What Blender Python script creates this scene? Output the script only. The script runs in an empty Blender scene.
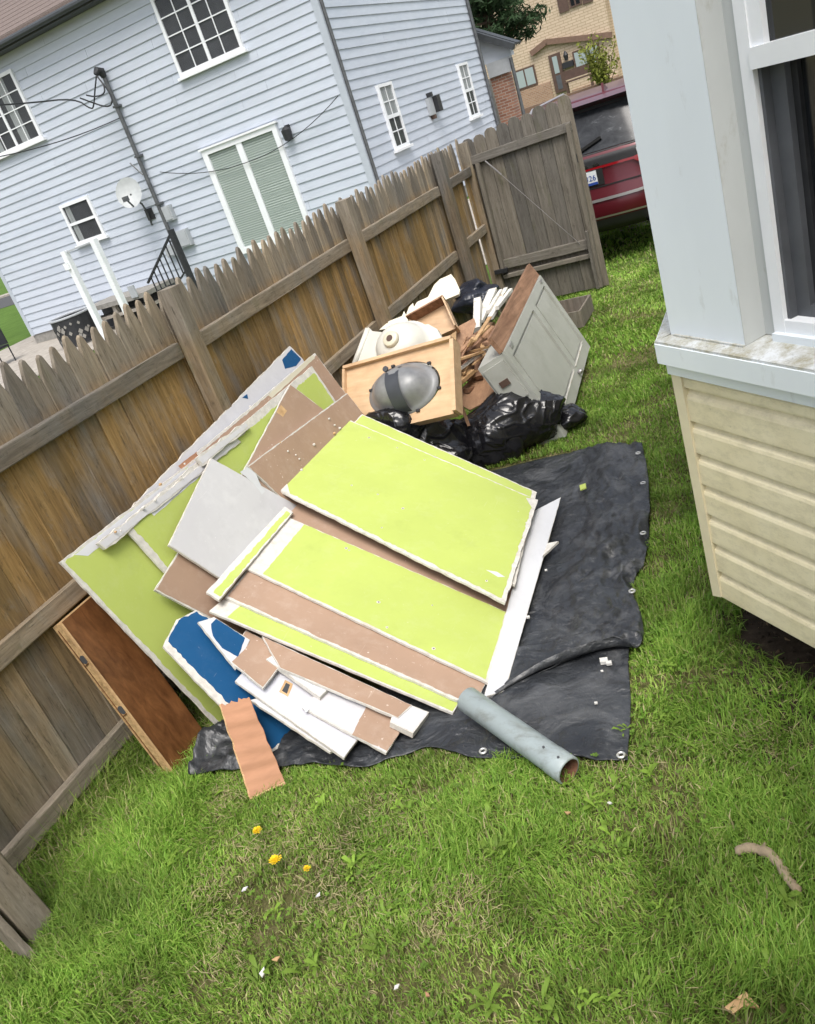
import bpy, bmesh, math, random
import numpy as np
from mathutils import Vector, Matrix, noise as mnoise

random.seed(7); rng = np.random.default_rng(7)
SC = bpy.context.scene
COL = SC.collection

# ------------------------------------------------------------------ camera
# fitted from the vanishing points of the walls and the fence.
# World: X to the right (away from the fence), Y along the fence, Z up; metres.
F_PX, IMG_W, IMG_H = 825.0, 815.0, 1024.0
PITCH, ROLL, YAW = map(math.radians, (24.55, 19.75, 30.85))
CAM_H = 2.25
cp, sp, cr, sr = math.cos(PITCH), math.sin(PITCH), math.cos(ROLL), math.sin(ROLL)
_dn = np.array([cp*sr, cp*cr, sp]); _fw = np.array([-sp*sr, -sp*cr, cp]); _rt = np.cross(_dn, _fw)
RM = np.stack([math.cos(YAW)*_rt - math.sin(YAW)*_fw, math.cos(YAW)*_fw + math.sin(YAW)*_rt, -_dn])
cam_d = bpy.data.cameras.new('camera'); cam = bpy.data.objects.new('camera', cam_d); COL.objects.link(cam)
cam_d.sensor_fit = 'HORIZONTAL'; cam_d.sensor_width = 36.0; cam_d.lens = 36.0*F_PX/IMG_W
cam_d.clip_start = 0.05; cam_d.clip_end = 2000
mw = Matrix.Identity(4)
for i in range(3):
    mw[i][0] = RM[i][0]; mw[i][1] = -RM[i][1]; mw[i][2] = -RM[i][2]
mw[2][3] = CAM_H
cam.matrix_world = mw
SC.camera = cam

# ------------------------------------------------------------------ world, sun, exposure
SUN_EL, SUN_AZ = math.radians(62), math.radians(150)      # azimuth clockwise from +Y
wd = bpy.data.worlds.new('World'); SC.world = wd; wd.use_nodes = True
nt = wd.node_tree
sky = nt.nodes.new('ShaderNodeTexSky'); sky.sky_type = 'NISHITA'; sky.sun_disc = False
sky.sun_elevation = SUN_EL; sky.sun_rotation = SUN_AZ
sky.air_density = 1.0; sky.dust_density = 4.0; sky.ozone_density = 1.0
hs = nt.nodes.new('ShaderNodeHueSaturation'); hs.inputs['Saturation'].default_value = 0.45     # thin bright cloud: a pale sky
nt.links.new(sky.outputs[0], hs.inputs['Color']); nt.links.new(hs.outputs[0], nt.nodes['Background'].inputs[0])
nt.nodes['Background'].inputs[1].default_value = 0.15
sl = bpy.data.lights.new('sun', 'SUN'); sl.energy = 1.2; sl.angle = math.radians(26); sl.color = (1.0, 0.96, 0.90)
so = bpy.data.objects.new('sun', sl); COL.objects.link(so)
sd = Vector((math.sin(SUN_AZ)*math.cos(SUN_EL), math.cos(SUN_AZ)*math.cos(SUN_EL), math.sin(SUN_EL)))
so.rotation_euler = sd.to_track_quat('Z', 'Y').to_euler(); so.location = (0, 0, 30)
SC.view_settings.view_transform = 'Standard'; SC.view_settings.look = 'None'
SC.view_settings.exposure = 0.88; SC.view_settings.gamma = 1.0

# ------------------------------------------------------------------ pixel -> direction helpers
def ray(x, y): return RM @ np.array([(x-IMG_W/2)/F_PX, (y-IMG_H/2)/F_PX, 1.0])
def onZ(x, y, z=0.0): r = ray(x, y); t = (z-CAM_H)/r[2]; return Vector((r[0]*t, r[1]*t, z))
def onX(x, y, X): r = ray(x, y); t = X/r[0]; return Vector((X, r[1]*t, CAM_H+r[2]*t))
def onY(x, y, Y): r = ray(x, y); t = Y/r[1]; return Vector((r[0]*t, Y, CAM_H+r[2]*t))
def onP(x, y, p, n, off=0.0):
    r = ray(x, y); p = np.array(p); n = np.array(n, float); n /= np.linalg.norm(n)
    t = ((p-np.array([0, 0, CAM_H])) @ n + off)/(r @ n)
    return Vector((r[0]*t, r[1]*t, CAM_H+r[2]*t))

# ------------------------------------------------------------------ materials
def newmat(name):
    m = bpy.data.materials.new(name); m.use_nodes = True
    nt = m.node_tree; b = nt.nodes['Principled BSDF']
    return m, nt, b
def N(nt, t, **kw):
    n = nt.nodes.new(t)
    for k, v in kw.items(): setattr(n, k, v)
    return n
def ramp(nt, fac, stops, interp='LINEAR'):
    r = N(nt, 'ShaderNodeValToRGB'); r.color_ramp.interpolation = interp
    e = r.color_ramp.elements
    while len(e) < len(stops): e.new(0.5)
    for el, (p, c) in zip(e, stops): el.position = p; el.color = (*c, 1) if len(c) == 3 else c
    nt.links.new(fac, r.inputs[0]); return r.outputs[0]
def coord(nt, scale=(1, 1, 1), world=True, rot=(0, 0, 0)):
    if world: o = N(nt, 'ShaderNodeNewGeometry').outputs['Position']
    else: o = N(nt, 'ShaderNodeTexCoord').outputs['Object']
    mp = N(nt, 'ShaderNodeMapping'); mp.inputs['Scale'].default_value = scale; mp.inputs['Rotation'].default_value = rot
    nt.links.new(o, mp.inputs[0]); return mp.outputs[0]
def nz(nt, vec, scale=5, detail=4, rough=0.6, dist=0.0):
    n = N(nt, 'ShaderNodeTexNoise'); n.inputs['Scale'].default_value = scale; n.inputs['Detail'].default_value = detail
    n.inputs['Roughness'].default_value = rough; n.inputs['Distortion'].default_value = dist
    nt.links.new(vec, n.inputs['Vector']); return n.outputs[0]
def mixc(nt, fac, a, b, mode='MIX'):
    m = N(nt, 'ShaderNodeMix', data_type='RGBA', blend_type=mode)
    for s, v in ((m.inputs[0], fac), (m.inputs[6], a), (m.inputs[7], b)):
        if isinstance(v, (int, float)): s.default_value = v
        elif isinstance(v, tuple): s.default_value = (*v, 1) if len(v) == 3 else v
        else: nt.links.new(v, s)
    return m.outputs[2]
def bump(nt, b, h, strength=0.3, dist=0.01):
    bn = N(nt, 'ShaderNodeBump'); bn.inputs['Strength'].default_value = strength; bn.inputs['Distance'].default_value = dist
    nt.links.new(h, bn.inputs['Height']); nt.links.new(bn.outputs[0], b.inputs['Normal'])
def plain(name, c, rough=0.6, var=0.12, scale=12, bmp=0.1, spec=0.4, metal=0.0, dirt=None, dirt_at=(0.55, 0.75), dirt_scale=3, stretch=(1, 1, 1), rnd=0.0):
    m, nt, b = newmat(name)
    v = coord(nt, stretch)
    n1 = nz(nt, v, scale, 5)
    lo = tuple(x*(1-var) for x in c); hi = tuple(min(1, x*(1+var)) for x in c)
    col = ramp(nt, n1, [(0.3, lo), (0.7, hi)])
    if dirt:
        n2 = nz(nt, v, dirt_scale, 8, 0.7)
        f = ramp(nt, n2, [(dirt_at[0], (0, 0, 0)), (dirt_at[1], (1, 1, 1))])
        col = mixc(nt, f, col, dirt)
    if rnd:
        oi = N(nt, 'ShaderNodeObjectInfo')
        g = ramp(nt, oi.outputs['Random'], [(0, (1-rnd,)*3), (1, (1+rnd,)*3)])
        col = mixc(nt, 1.0, col, g, 'MULTIPLY')
    nt.links.new(col, b.inputs['Base Color'])
    b.inputs['Roughness'].default_value = rough; b.inputs['Specular IOR Level'].default_value = spec; b.inputs['Metallic'].default_value = metal
    if bmp: bump(nt, b, nz(nt, v, scale*4, 6), bmp, 0.004)
    return m

MT = {}
# --- weathered fence wood: grain along z, grey tops, ochre algae stains lower
def wood_fence(name, axis='z', ochre=1.0, tone=1.0):
    m, nt, b = newmat(name)
    s = {'z': (42, 42, 3.0), 'y': (42, 3.0, 42), 'x': (3.0, 42, 42)}[axis]
    g = nz(nt, coord(nt, s), 1.0, 10, 0.74, 0.35)
    fine = nz(nt, coord(nt, tuple(k*3 for k in s)), 1.0, 4, 0.7)
    grey = ramp(nt, g, [(0.25, tuple(tone*x for x in (0.13, 0.118, 0.10))), (0.5, tuple(tone*x for x in (0.235, 0.215, 0.185))), (0.75, tuple(tone*x for x in (0.36, 0.335, 0.295)))])
    och = ramp(nt, g, [(0.25, (0.115, 0.07, 0.025)), (0.5, (0.255, 0.158, 0.055)), (0.78, (0.40, 0.27, 0.11))])
    pos = N(nt, 'ShaderNodeSeparateXYZ'); nt.links.new(N(nt, 'ShaderNodeNewGeometry').outputs['Position'], pos.inputs[0])
    band = ramp(nt, pos.outputs[2], [(0.20, (0.25, 0.25, 0.25)), (0.7, (0.75,)*3), (1.0, (1, 1, 1))])
    mr = N(nt, 'ShaderNodeMapRange'); mr.inputs[1].default_value = 1.50; mr.inputs[2].default_value = 1.62; mr.inputs[3].default_value = 1; mr.inputs[4].default_value = 0.22
    nt.links.new(pos.outputs[2], mr.inputs[0])
    patch = ramp(nt, nz(nt, coord(nt, (5, 5, 1.4)), 1.0, 4, 0.6), [(0.28, (0, 0, 0)), (0.52, (1, 1, 1))])
    f = mixc(nt, 1.0, patch, mr.outputs[0], 'MULTIPLY'); f = mixc(nt, 1.0, f, band, 'MULTIPLY'); f = mixc(nt, 1.0, f, (ochre,)*3, 'MULTIPLY')
    col = mixc(nt, f, grey, och)
    green = ramp(nt, nz(nt, coord(nt, (7, 7, 3)), 1.0, 5, 0.7), [(0.58, (0, 0, 0)), (0.75, (0.5, 0.5, 0.5))])
    col = mixc(nt, green, col, (0.10, 0.105, 0.05))
    lich = ramp(nt, nz(nt, coord(nt, (1, 1, 0.7)), 16, 10, 0.8), [(0.55, (0, 0, 0)), (0.70, (0.45,)*3)])
    col = mixc(nt, lich, col, tuple(tone*x for x in (0.31, 0.30, 0.27)))
    grime = ramp(nt, nz(nt, coord(nt, (1, 1, 0.5)), 23, 9, 0.8), [(0.56, (0, 0, 0)), (0.70, (0.65,)*3)])
    col = mixc(nt, grime, col, (0.05, 0.042, 0.030))
    oi = N(nt, 'ShaderNodeObjectInfo')
    col = mixc(nt, 1.0, col, ramp(nt, oi.outputs['Random'], [(0, (0.66, 0.68, 0.72)), (0.5, (1, 0.98, 0.95)), (1, (1.28, 1.22, 1.12))]), 'MULTIPLY')
    col = mixc(nt, ramp(nt, fine, [(0.28, (0.75,)*3), (0.42, (0, 0, 0))]), col, (0.03, 0.026, 0.02))
    nt.links.new(col, b.inputs['Base Color']); b.inputs['Roughness'].default_value = 0.85; b.inputs['Specular IOR Level'].default_value = 0.2
    bump(nt, b, mixc(nt, 0.5, g, fine), 0.6, 0.004)
    return m
MT['picket'] = wood_fence('weathered_picket_wood', 'z', 0.9, 0.86)
MT['rail'] = wood_fence('weathered_rail_wood', 'y', 0.25, 0.80)
MT['post'] = wood_fence('weathered_post_wood', 'z', 0.45, 0.82)
MT['gate'] = wood_fence('weathered_gate_wood', 'z', 0.0, 0.64)
MT['gate_x'] = wood_fence('weathered_gate_rail_wood', 'x', 0.0, 0.78)

def paintface(name, c, scuff=(0.75, 0.75, 0.72), amount=0.72, rough=0.75, var=0.05, dusty=0.35):
    m, nt, b = newmat(name)
    v = coord(nt)
    col = ramp(nt, nz(nt, v, 2.5, 5), [(0.3, tuple(x*(1-var) for x in c)), (0.7, tuple(min(1, x*(1+var)) for x in c))])
    fl = ramp(nt, nz(nt, v, 55, 3, 0.5), [(amount, (0, 0, 0)), (amount+0.02, (1, 1, 1))])
    big = ramp(nt, nz(nt, v, 3.1, 2), [(0.5, (0, 0, 0)), (0.6, (1, 1, 1))])
    col = mixc(nt, mixc(nt, 1.0, fl, big, 'MULTIPLY'), col, scuff)
    dust = ramp(nt, nz(nt, v, 9, 8, 0.75), [(0.5, (0, 0, 0)), (0.85, (dusty,)*3)])
    col = mixc(nt, dust, col, scuff)
    for sc_, rt in (((3, 70, 40), 0.5), ((60, 4, 40), 1.1)):      # long faint scratches
        scr = ramp(nt, nz(nt, coord(nt, sc_, True, (0, 0, rt)), 1.0, 3, 0.6), [(0.70, (0, 0, 0)), (0.74, (0.30,)*3)])
        col = mixc(nt, scr, col, scuff)
    smd = ramp(nt, nz(nt, v, 6, 6, 0.7), [(0.55, (0, 0, 0)), (0.75, (0.22,)*3)])
    col = mixc(nt, smd, col, tuple(x*0.62 for x in c))
    nt.links.new(col, b.inputs['Base Color']); b.inputs['Roughness'].default_value = rough; b.inputs['Specular IOR Level'].default_value = 0.25
    bump(nt, b, nz(nt, v, 120, 4), 0.12, 0.002)
    return m
MT['green'] = paintface('lime_green_paint', (0.425, 0.505, 0.125), (0.52, 0.57, 0.30), 0.73)
MT['blue'] = paintface('deep_blue_paint', (0.006, 0.072, 0.19), (0.35, 0.42, 0.5), 0.72, 0.6, 0.05, 0.06)
MT['brown'] = paintface('brown_backing_paper', (0.36, 0.245, 0.175), (0.62, 0.52, 0.44), 0.68, 0.9, 0.07)
MT['greyface'] = paintface('grey_white_paper', (0.56, 0.555, 0.575), (0.8, 0.8, 0.8), 0.72)
MT['whiteface'] = paintface('white_paper', (0.60, 0.61, 0.635), (0.5, 0.5, 0.52), 0.72)
MT['lavender'] = paintface('pale_lavender_paint', (0.55, 0.56, 0.61), (0.7, 0.7, 0.7), 0.72)
MT['gypsum'] = plain('broken_gypsum', (0.58, 0.56, 0.515), 0.95, 0.16, 30, 0.5, 0.15, dirt=(0.45, 0.37, 0.28), dirt_at=(0.56, 0.8), dirt_scale=9)
MT['siding_blue'] = plain('pale_blue_vinyl_siding', (0.465, 0.506, 0.57), 0.55, 0.05, 4, 0.05, 0.35, dirt=(0.38, 0.43, 0.50), dirt_at=(0.5, 0.85), dirt_scale=1.2, stretch=(0.6, 0.6, 3), rnd=0.03)
MT['trim_blue'] = plain('grey_blue_trim', (0.40, 0.44, 0.49), 0.5, 0.05, 5, 0.03)
MT['white'] = plain('white_vinyl', (0.74, 0.76, 0.78), 0.45, 0.05, 6, 0.03, dirt=(0.55, 0.55, 0.52), dirt_at=(0.58, 0.85))
MT['dark'] = plain('dark_interior', (0.06, 0.063, 0.07), 0.6, 0.2, 3, 0)
MT['curtain'] = plain('white_curtain', (0.42, 0.45, 0.45), 0.9, 0.25, 3, 0.1, stretch=(9, 9, 0.3))
MT['iron'] = plain('black_iron', (0.022, 0.023, 0.026), 0.5, 0.2, 20, 0.1)
MT['pole'] = plain('galvanised_conduit', (0.10, 0.105, 0.11), 0.5, 0.25, 10, 0.1, metal=0.3)
MT['greybox'] = plain('grey_utility_box', (0.36, 0.38, 0.40), 0.5, 0.08, 8, 0.05)
MT['dish'] = plain('grey_dish_paint', (0.38, 0.40, 0.40), 0.5, 0.08, 8, 0.05)
MT['shingle'] = plain('brown_asphalt_shingles', (0.15, 0.118, 0.105), 0.95, 0.4, 30, 0.6, stretch=(1, 3, 3))
MT['gutter'] = plain('dark_gutter', (0.045, 0.05, 0.055), 0.5, 0.15, 8, 0.05)
MT['foundation'] = plain('concrete_block', (0.24, 0.23, 0.21), 0.9, 0.2, 10, 0.4)
MT['concrete'] = plain('concrete_slab', (0.33, 0.30, 0.26), 0.9, 0.2, 6, 0.4, dirt=(0.16, 0.14, 0.11), dirt_scale=2)
MT['asphalt'] = plain('asphalt', (0.06, 0.06, 0.06), 0.9, 0.2, 20, 0.4)
MT['bay_white'] = plain('bluish_white_metal_trim', (0.70, 0.755, 0.795), 0.42, 0.03, 3, 0.04, 0.4, dirt=(0.42, 0.43, 0.42), dirt_at=(0.60, 0.85), dirt_scale=9, stretch=(1, 1, 0.35))
def dirty_white():
    m, nt, b = newmat('stained_white_sill')
    v = coord(nt)
    col = ramp(nt, nz(nt, v, 6, 6), [(0.3, (0.50, 0.52, 0.52)), (0.7, (0.62, 0.65, 0.67))])
    d1 = ramp(nt, nz(nt, v, 11, 9, 0.75), [(0.40, (0, 0, 0)), (0.60, (0.9,)*3)])
    col = mixc(nt, d1, col, (0.29, 0.27, 0.185))
    d2 = ramp(nt, nz(nt, v, 60, 6, 0.8), [(0.58, (0, 0, 0)), (0.70, (0.9,)*3)])
    col = mixc(nt, d2, col, (0.09, 0.08, 0.055))
    nt.links.new(col, b.inputs['Base Color']); b.inputs['Roughness'].default_value = 0.8
    bump(nt, b, nz(nt, v, 90, 6, 0.8), 0.5, 0.004); return m
MT['sill_top'] = dirty_white()
MT['bay_side'] = plain('shaded_grimy_white_paint', (0.47, 0.49, 0.485), 0.6, 0.06, 5, 0.08, 0.3, dirt=(0.30, 0.28, 0.22), dirt_at=(0.55, 0.8), dirt_scale=14, stretch=(1, 1, 0.4))  # base grey has the pillar side's shade painted in; grime noise over it
def cream():
    m, nt, b = newmat('mildewed_cream_siding')
    v = coord(nt)
    col = ramp(nt, nz(nt, v, 5, 6), [(0.3, (0.70, 0.625, 0.42)), (0.7, (0.77, 0.70, 0.50))])
    d1 = ramp(nt, nz(nt, coord(nt, (1, 1, 2.2)), 13, 10, 0.8), [(0.46, (0, 0, 0)), (0.72, (0.62,)*3)])
    col = mixc(nt, d1, col, (0.42, 0.375, 0.25))
    d2 = ramp(nt, nz(nt, v, 75, 6, 0.8), [(0.62, (0, 0, 0)), (0.72, (0.7,)*3)])
    col = mixc(nt, d2, col, (0.17, 0.15, 0.09))
    nt.links.new(col, b.inputs['Base Color']); b.inputs['Roughness'].default_value = 0.6; b.inputs['Specular IOR Level'].default_value = 0.3
    bump(nt, b, nz(nt, v, 60, 6), 0.12, 0.002); return m
MT['cream'] = cream()
MT['cream_trim'] = plain('cream_corner_trim', (0.68, 0.61, 0.43), 0.6, 0.06, 12, 0.08)
MT['greyframe'] = plain('dark_grey_sash', (0.085, 0.09, 0.10), 0.45, 0.15, 8, 0.05)
def glass(name, tint=(0.05, 0.055, 0.06), rough=0.05, alpha=0.14):
    m, nt, b = newmat(name)
    b.inputs['Base Color'].default_value = (*tint, 1); b.inputs['Roughness'].default_value = rough
    b.inputs['Specular IOR Level'].default_value = 0.6; b.inputs['Alpha'].default_value = alpha
    bump(nt, b, nz(nt, coord(nt), 3, 2), 0.03, 0.02); return m
MT['glass'] = glass('window_glass')
MT['glass_dark'] = glass('dark_window_glass', (0.015, 0.017, 0.02), 0.04, 0.8)
def blinds():
    m, nt, b = newmat('blind_behind_green_glass')
    w = N(nt, 'ShaderNodeTexWave', wave_type='BANDS', bands_direction='Z'); w.inputs['Scale'].default_value = 7; w.inputs['Distortion'].default_value = 0.6; w.inputs['Detail'].default_value = 2
    nt.links.new(coord(nt), w.inputs[0])
    c1 = ramp(nt, w.outputs['Fac'], [(0.2, (0.36, 0.44, 0.40)), (0.7, (0.58, 0.66, 0.61))])
    nt.links.new(c1, b.inputs['Base Color']); b.inputs['Roughness'].default_value = 0.5; return m
MT['blinds'] = blinds()
MT['tarp'] = None
def tarp_mat():
    m, nt, b = newmat('dusty_black_tarp')
    v = coord(nt)
    col = ramp(nt, nz(nt, v, 5, 8, 0.7), [(0.35, (0.016, 0.0175, 0.021)), (0.7, (0.038, 0.042, 0.047))])
    d = ramp(nt, nz(nt, v, 2.6, 9, 0.74, 0.8), [(0.48, (0, 0, 0)), (0.74, (0.6,)*3)])
    col = mixc(nt, d, col, (0.19, 0.195, 0.20))
    d2 = ramp(nt, nz(nt, coord(nt, (1.5, 4, 4)), 9, 8, 0.8, 1.0), [(0.57, (0, 0, 0)), (0.68, (0.5,)*3)])
    col = mixc(nt, d2, col, (0.24, 0.24, 0.24))
    nt.links.new(col, b.inputs['Base Color'])
    r = ramp(nt, nz(nt, v, 8, 5), [(0.3, (0.28,)*3), (0.7, (0.5,)*3)]); nt.links.new(r, b.inputs['Roughness'])
    h = mixc(nt, 0.15, nz(nt, v, 7, 4, 0.5, 1.6), nz(nt, v, 40, 3, 0.5, 0.6)); bump(nt, b, h, 0.55, 0.04)
    return m
MT['tarp'] = tarp_mat()
def bag_mat(name, c, rough=0.22):
    m, nt, b = newmat(name)
    v = coord(nt)
    b.inputs['Base Color'].default_value = (*c, 1); b.inputs['Roughness'].default_value = rough; b.inputs['Specular IOR Level'].default_value = 0.55
    w = nz(nt, coord(nt, (1, 1, 0.7)), 4.5, 2, 0.4, 1.2)
    rd = ramp(nt, w, [(0.40, (0, 0, 0)), (0.5, (1, 1, 1)), (0.60, (0, 0, 0))])
    bump(nt, b, mixc(nt, 0.25, rd, nz(nt, v, 16, 2, 0.4, 1.0)), 0.35, 0.02); return m
MT['bag'] = bag_mat('glossy_black_bag_plastic', (0.009, 0.009, 0.011))
MT['bag_blue'] = bag_mat('blue_black_bag_plastic', (0.018, 0.022, 0.034), 0.35)
def grainwood(name, lo, hi, axis=(3, 40, 40), rough=0.6, rot=(0, 0, 0)):
    m, nt, b = newmat(name)
    g = nz(nt, coord(nt, axis, True, rot), 1.0, 7, 0.62, 0.5)
    col = ramp(nt, g, [(0.3, lo), (0.7, hi)])
    blot = ramp(nt, nz(nt, coord(nt), 4, 5), [(0.3, (0.8,)*3), (0.7, (1.15,)*3)])
    col = mixc(nt, 1.0, col, blot, 'MULTIPLY')
    sc = ramp(nt, nz(nt, coord(nt, (14, 14, 60)), 1, 4, 0.8), [(0.69, (0, 0, 0)), (0.73, (0.7,)*3)])
    col = mixc(nt, sc, col, tuple(min(1, x*1.9) for x in hi))
    nt.links.new(col, b.inputs['Base Color']); b.inputs['Roughness'].default_value = rough
    bump(nt, b, g, 0.2, 0.003); return m
MT['walnut'] = grainwood('brown_varnished_wood', (0.085, 0.032, 0.010), (0.20, 0.085, 0.030), (30, 30, 3), 0.42)
MT['particle'] = plain('particle_board', (0.42, 0.28, 0.14), 0.9, 0.35, 60, 0.5, 0.2, dirt=(0.2, 0.12, 0.06), dirt_at=(0.55, 0.7), dirt_scale=20)
MT['rawwood'] = grainwood('raw_pine', (0.40, 0.24, 0.11), (0.60, 0.40, 0.21), (4, 30, 30))
MT['plywood'] = grainwood('thin_plywood', (0.25, 0.135, 0.075), (0.40, 0.24, 0.14), (40, 6, 40))
MT['oldplank'] = grainwood('old_brown_plank', (0.15, 0.075, 0.040), (0.35, 0.20, 0.12), (30, 3, 30), 0.8)
MT['honey'] = grainwood('honey_cabinet_wood', (0.47, 0.30, 0.165), (0.62, 0.43, 0.26), (3, 18, 18), 0.5)
MT['greypaint'] = plain('old_grey_green_paint', (0.40, 0.405, 0.37), 0.45, 0.06, 5, 0.1, 0.4, dirt=(0.30, 0.30, 0.26), dirt_at=(0.52, 0.8), dirt_scale=3)
MT['whitepaintwood'] = plain('chipped_white_paint', (0.66, 0.64, 0.58), 0.7, 0.12, 10, 0.2, dirt=(0.36, 0.26, 0.16), dirt_at=(0.58, 0.66), dirt_scale=14)
MT['creamware'] = plain('cream_cultured_marble', (0.58, 0.54, 0.42), 0.3, 0.05, 4, 0.03, 0.5)
MT['sinkwhite'] = plain('off_white_sink', (0.58, 0.57, 0.51), 0.35, 0.06, 5, 0.06, 0.5, dirt=(0.5, 0.47, 0.38), dirt_at=(0.6, 0.8))
def steel():
    m, nt, b = newmat('grey_sink_underside')
    b.inputs['Roughness'].default_value = 0.38; b.inputs['Metallic'].default_value = 0.1
    col = ramp(nt, nz(nt, coord(nt), 8, 6), [(0.3, (0.15, 0.155, 0.16)), (0.7, (0.26, 0.265, 0.27))]); nt.links.new(col, b.inputs['Base Color']); return m
MT['sinkgrey'] = steel()
MT['strap'] = plain('dark_grey_strap', (0.045, 0.05, 0.06), 0.5, 0.15, 10, 0.1)
MT['cardboard'] = plain('cardboard', (0.40, 0.215, 0.13), 0.9, 0.1, 8, 0.1, 0.15, stretch=(1, 1, 6))
MT['pipe'] = plain('pale_blue_grey_pipe', (0.33, 0.385, 0.395), 0.42, 0.10, 7, 0.08, 0.5, dirt=(0.20, 0.215, 0.20), dirt_at=(0.50, 0.72), dirt_scale=11, stretch=(1, 2.2, 1))
MT['rust'] = plain('rusty_inside', (0.13, 0.06, 0.035), 0.9, 0.4, 14, 0.4, dirt=(0.03, 0.02, 0.018))
MT['galv'] = plain('grey_plastic_can', (0.085, 0.10, 0.105), 0.5, 0.15, 6, 0.1)
MT['grommet'] = plain('nickel_grommet', (0.62, 0.62, 0.60), 0.35, 0.1, 10, 0, metal=0.6)
MT['car_red'] = None
def carpaint():
    m, nt, b = newmat('dark_red_car_paint')
    b.inputs['Base Color'].default_value = (0.085, 0.005, 0.011, 1); b.inputs['Roughness'].default_value = 0.32; b.inputs['Metallic'].default_value = 0.25
    b.inputs['Coat Weight'].default_value = 0.35; b.inputs['Coat Roughness'].default_value = 0.12; return m
MT['car_red'] = carpaint()
MT['car_black'] = plain('black_plastic', (0.018, 0.018, 0.019), 0.5, 0.1, 20, 0.1)
def reflection_glass():
    m, nt, b = newmat('painted_reflection_car_glass')
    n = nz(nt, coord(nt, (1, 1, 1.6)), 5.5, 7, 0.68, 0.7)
    nt.links.new(ramp(nt, n, [(0.38, (0.012, 0.014, 0.017)), (0.58, (0.035, 0.038, 0.042)), (0.74, (0.20, 0.21, 0.22))]), b.inputs['Base Color'])  # grey mottling paints cloud and tree reflections into the base colour
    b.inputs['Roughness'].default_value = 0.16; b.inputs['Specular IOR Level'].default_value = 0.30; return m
MT['car_glass'] = reflection_glass()
MT['lamp_red'] = glass('red_tail_lens', (0.22, 0.006, 0.010), 0.1, 1.0)
MT['lamp_clear'] = glass('clear_lens', (0.5, 0.5, 0.5), 0.12, 1.0)
MT['chrome'] = plain('chrome', (0.65, 0.65, 0.66), 0.15, 0.03, 5, 0, metal=1.0)
MT['silver'] = plain('silver_strip', (0.45, 0.43, 0.43), 0.35, 0.05, 5, 0, metal=0.7)
MT['plate_white'] = plain('plate_white', (0.70, 0.72, 0.74), 0.4, 0.03, 5, 0)
MT['plate_blue'] = plain('plate_blue', (0.03, 0.07, 0.30), 0.4, 0.03, 5, 0)
MT['tyre'] = plain('tyre_rubber', (0.02, 0.02, 0.02), 0.8, 0.2, 20, 0.2)
MT['yellow'] = plain('dandelion_yellow', (0.80, 0.55, 0.012), 0.7, 0.2, 60, 0.2)
MT['stem'] = plain('dandelion_stem', (0.16, 0.25, 0.06), 0.6, 0.2, 20, 0.1)
MT['bark'] = plain('bark', (0.12, 0.085, 0.06), 0.95, 0.35, 25, 0.8)
MT['driftwood'] = plain('bare_weathered_branch', (0.29, 0.23, 0.155), 0.9, 0.25, 20, 0.5, dirt=(0.16, 0.11, 0.07), dirt_scale=8)
MT['needles'] = plain('pine_needles', (0.026, 0.052, 0.020), 0.7, 0.45, 5, 0, 0.2)
MT['leaves'] = plain('yellow_green_leaves', (0.17, 0.19, 0.035), 0.6, 0.35, 8, 0, 0.2)
MT['tan'] = None
def tan_siding():
    m, nt, b = newmat('tan_shake_siding')
    bt = N(nt, 'ShaderNodeTexBrick'); bt.inputs['Scale'].default_value = 1.0
    bt.inputs['Color1'].default_value = (0.55, 0.44, 0.32, 1); bt.inputs['Color2'].default_value = (0.49, 0.39, 0.28, 1); bt.inputs['Mortar'].default_value = (0.33, 0.25, 0.16, 1)
    bt.inputs['Brick Width'].default_value = 0.42; bt.inputs['Row Height'].default_value = 0.13; bt.inputs['Mortar Size'].default_value = 0.014
    o = coord(nt, (1, 1, 1), True, (math.radians(-90), 0, 0)); nt.links.new(o, bt.inputs[0])
    nt.links.new(bt.outputs[0], b.inputs['Base Color']); b.inputs['Roughness'].default_value = 0.8; return m
MT['tan'] = tan_siding()
def brick(name, c1, c2, mor, w, h):
    m, nt, b = newmat(name)
    bt = N(nt, 'ShaderNodeTexBrick'); bt.inputs['Scale'].default_value = 1.0
    bt.inputs['Color1'].default_value = (*c1, 1); bt.inputs['Color2'].default_value = (*c2, 1); bt.inputs['Mortar'].default_value = (*mor, 1)
    bt.inputs['Brick Width'].default_value = w; bt.inputs['Row Height'].default_value = h; bt.inputs['Mortar Size'].default_value = 0.01
    nt.links.new(coord(nt, (1, 1, 1), True, (math.radians(-90), 0, 0)), bt.inputs[0])
    nt.links.new(bt.outputs[0], b.inputs['Base Color']); b.inputs['Roughness'].default_value = 0.9
    bump(nt, b, bt.outputs['Fac'], -0.4, 0.01); return m
MT['brick'] = brick('red_brick', (0.20, 0.085, 0.055), (0.30, 0.15, 0.10), (0.30, 0.26, 0.22), 0.22, 0.075)
MT['tanbrick'] = brick('tan_brick', (0.36, 0.22, 0.14), (0.27, 0.155, 0.095), (0.34, 0.28, 0.22), 0.22, 0.08)
MT['darkbrown'] = plain('dark_brown_trim', (0.09, 0.055, 0.042), 0.6, 0.15, 8, 0.1)
MT['brownband'] = plain('brown_fascia', (0.17, 0.105, 0.075), 0.7, 0.15, 8, 0.1)
MT['tarpbit'] = plain('white_crumb', (0.58, 0.57, 0.54), 0.9, 0.1, 40, 0.2)
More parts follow.
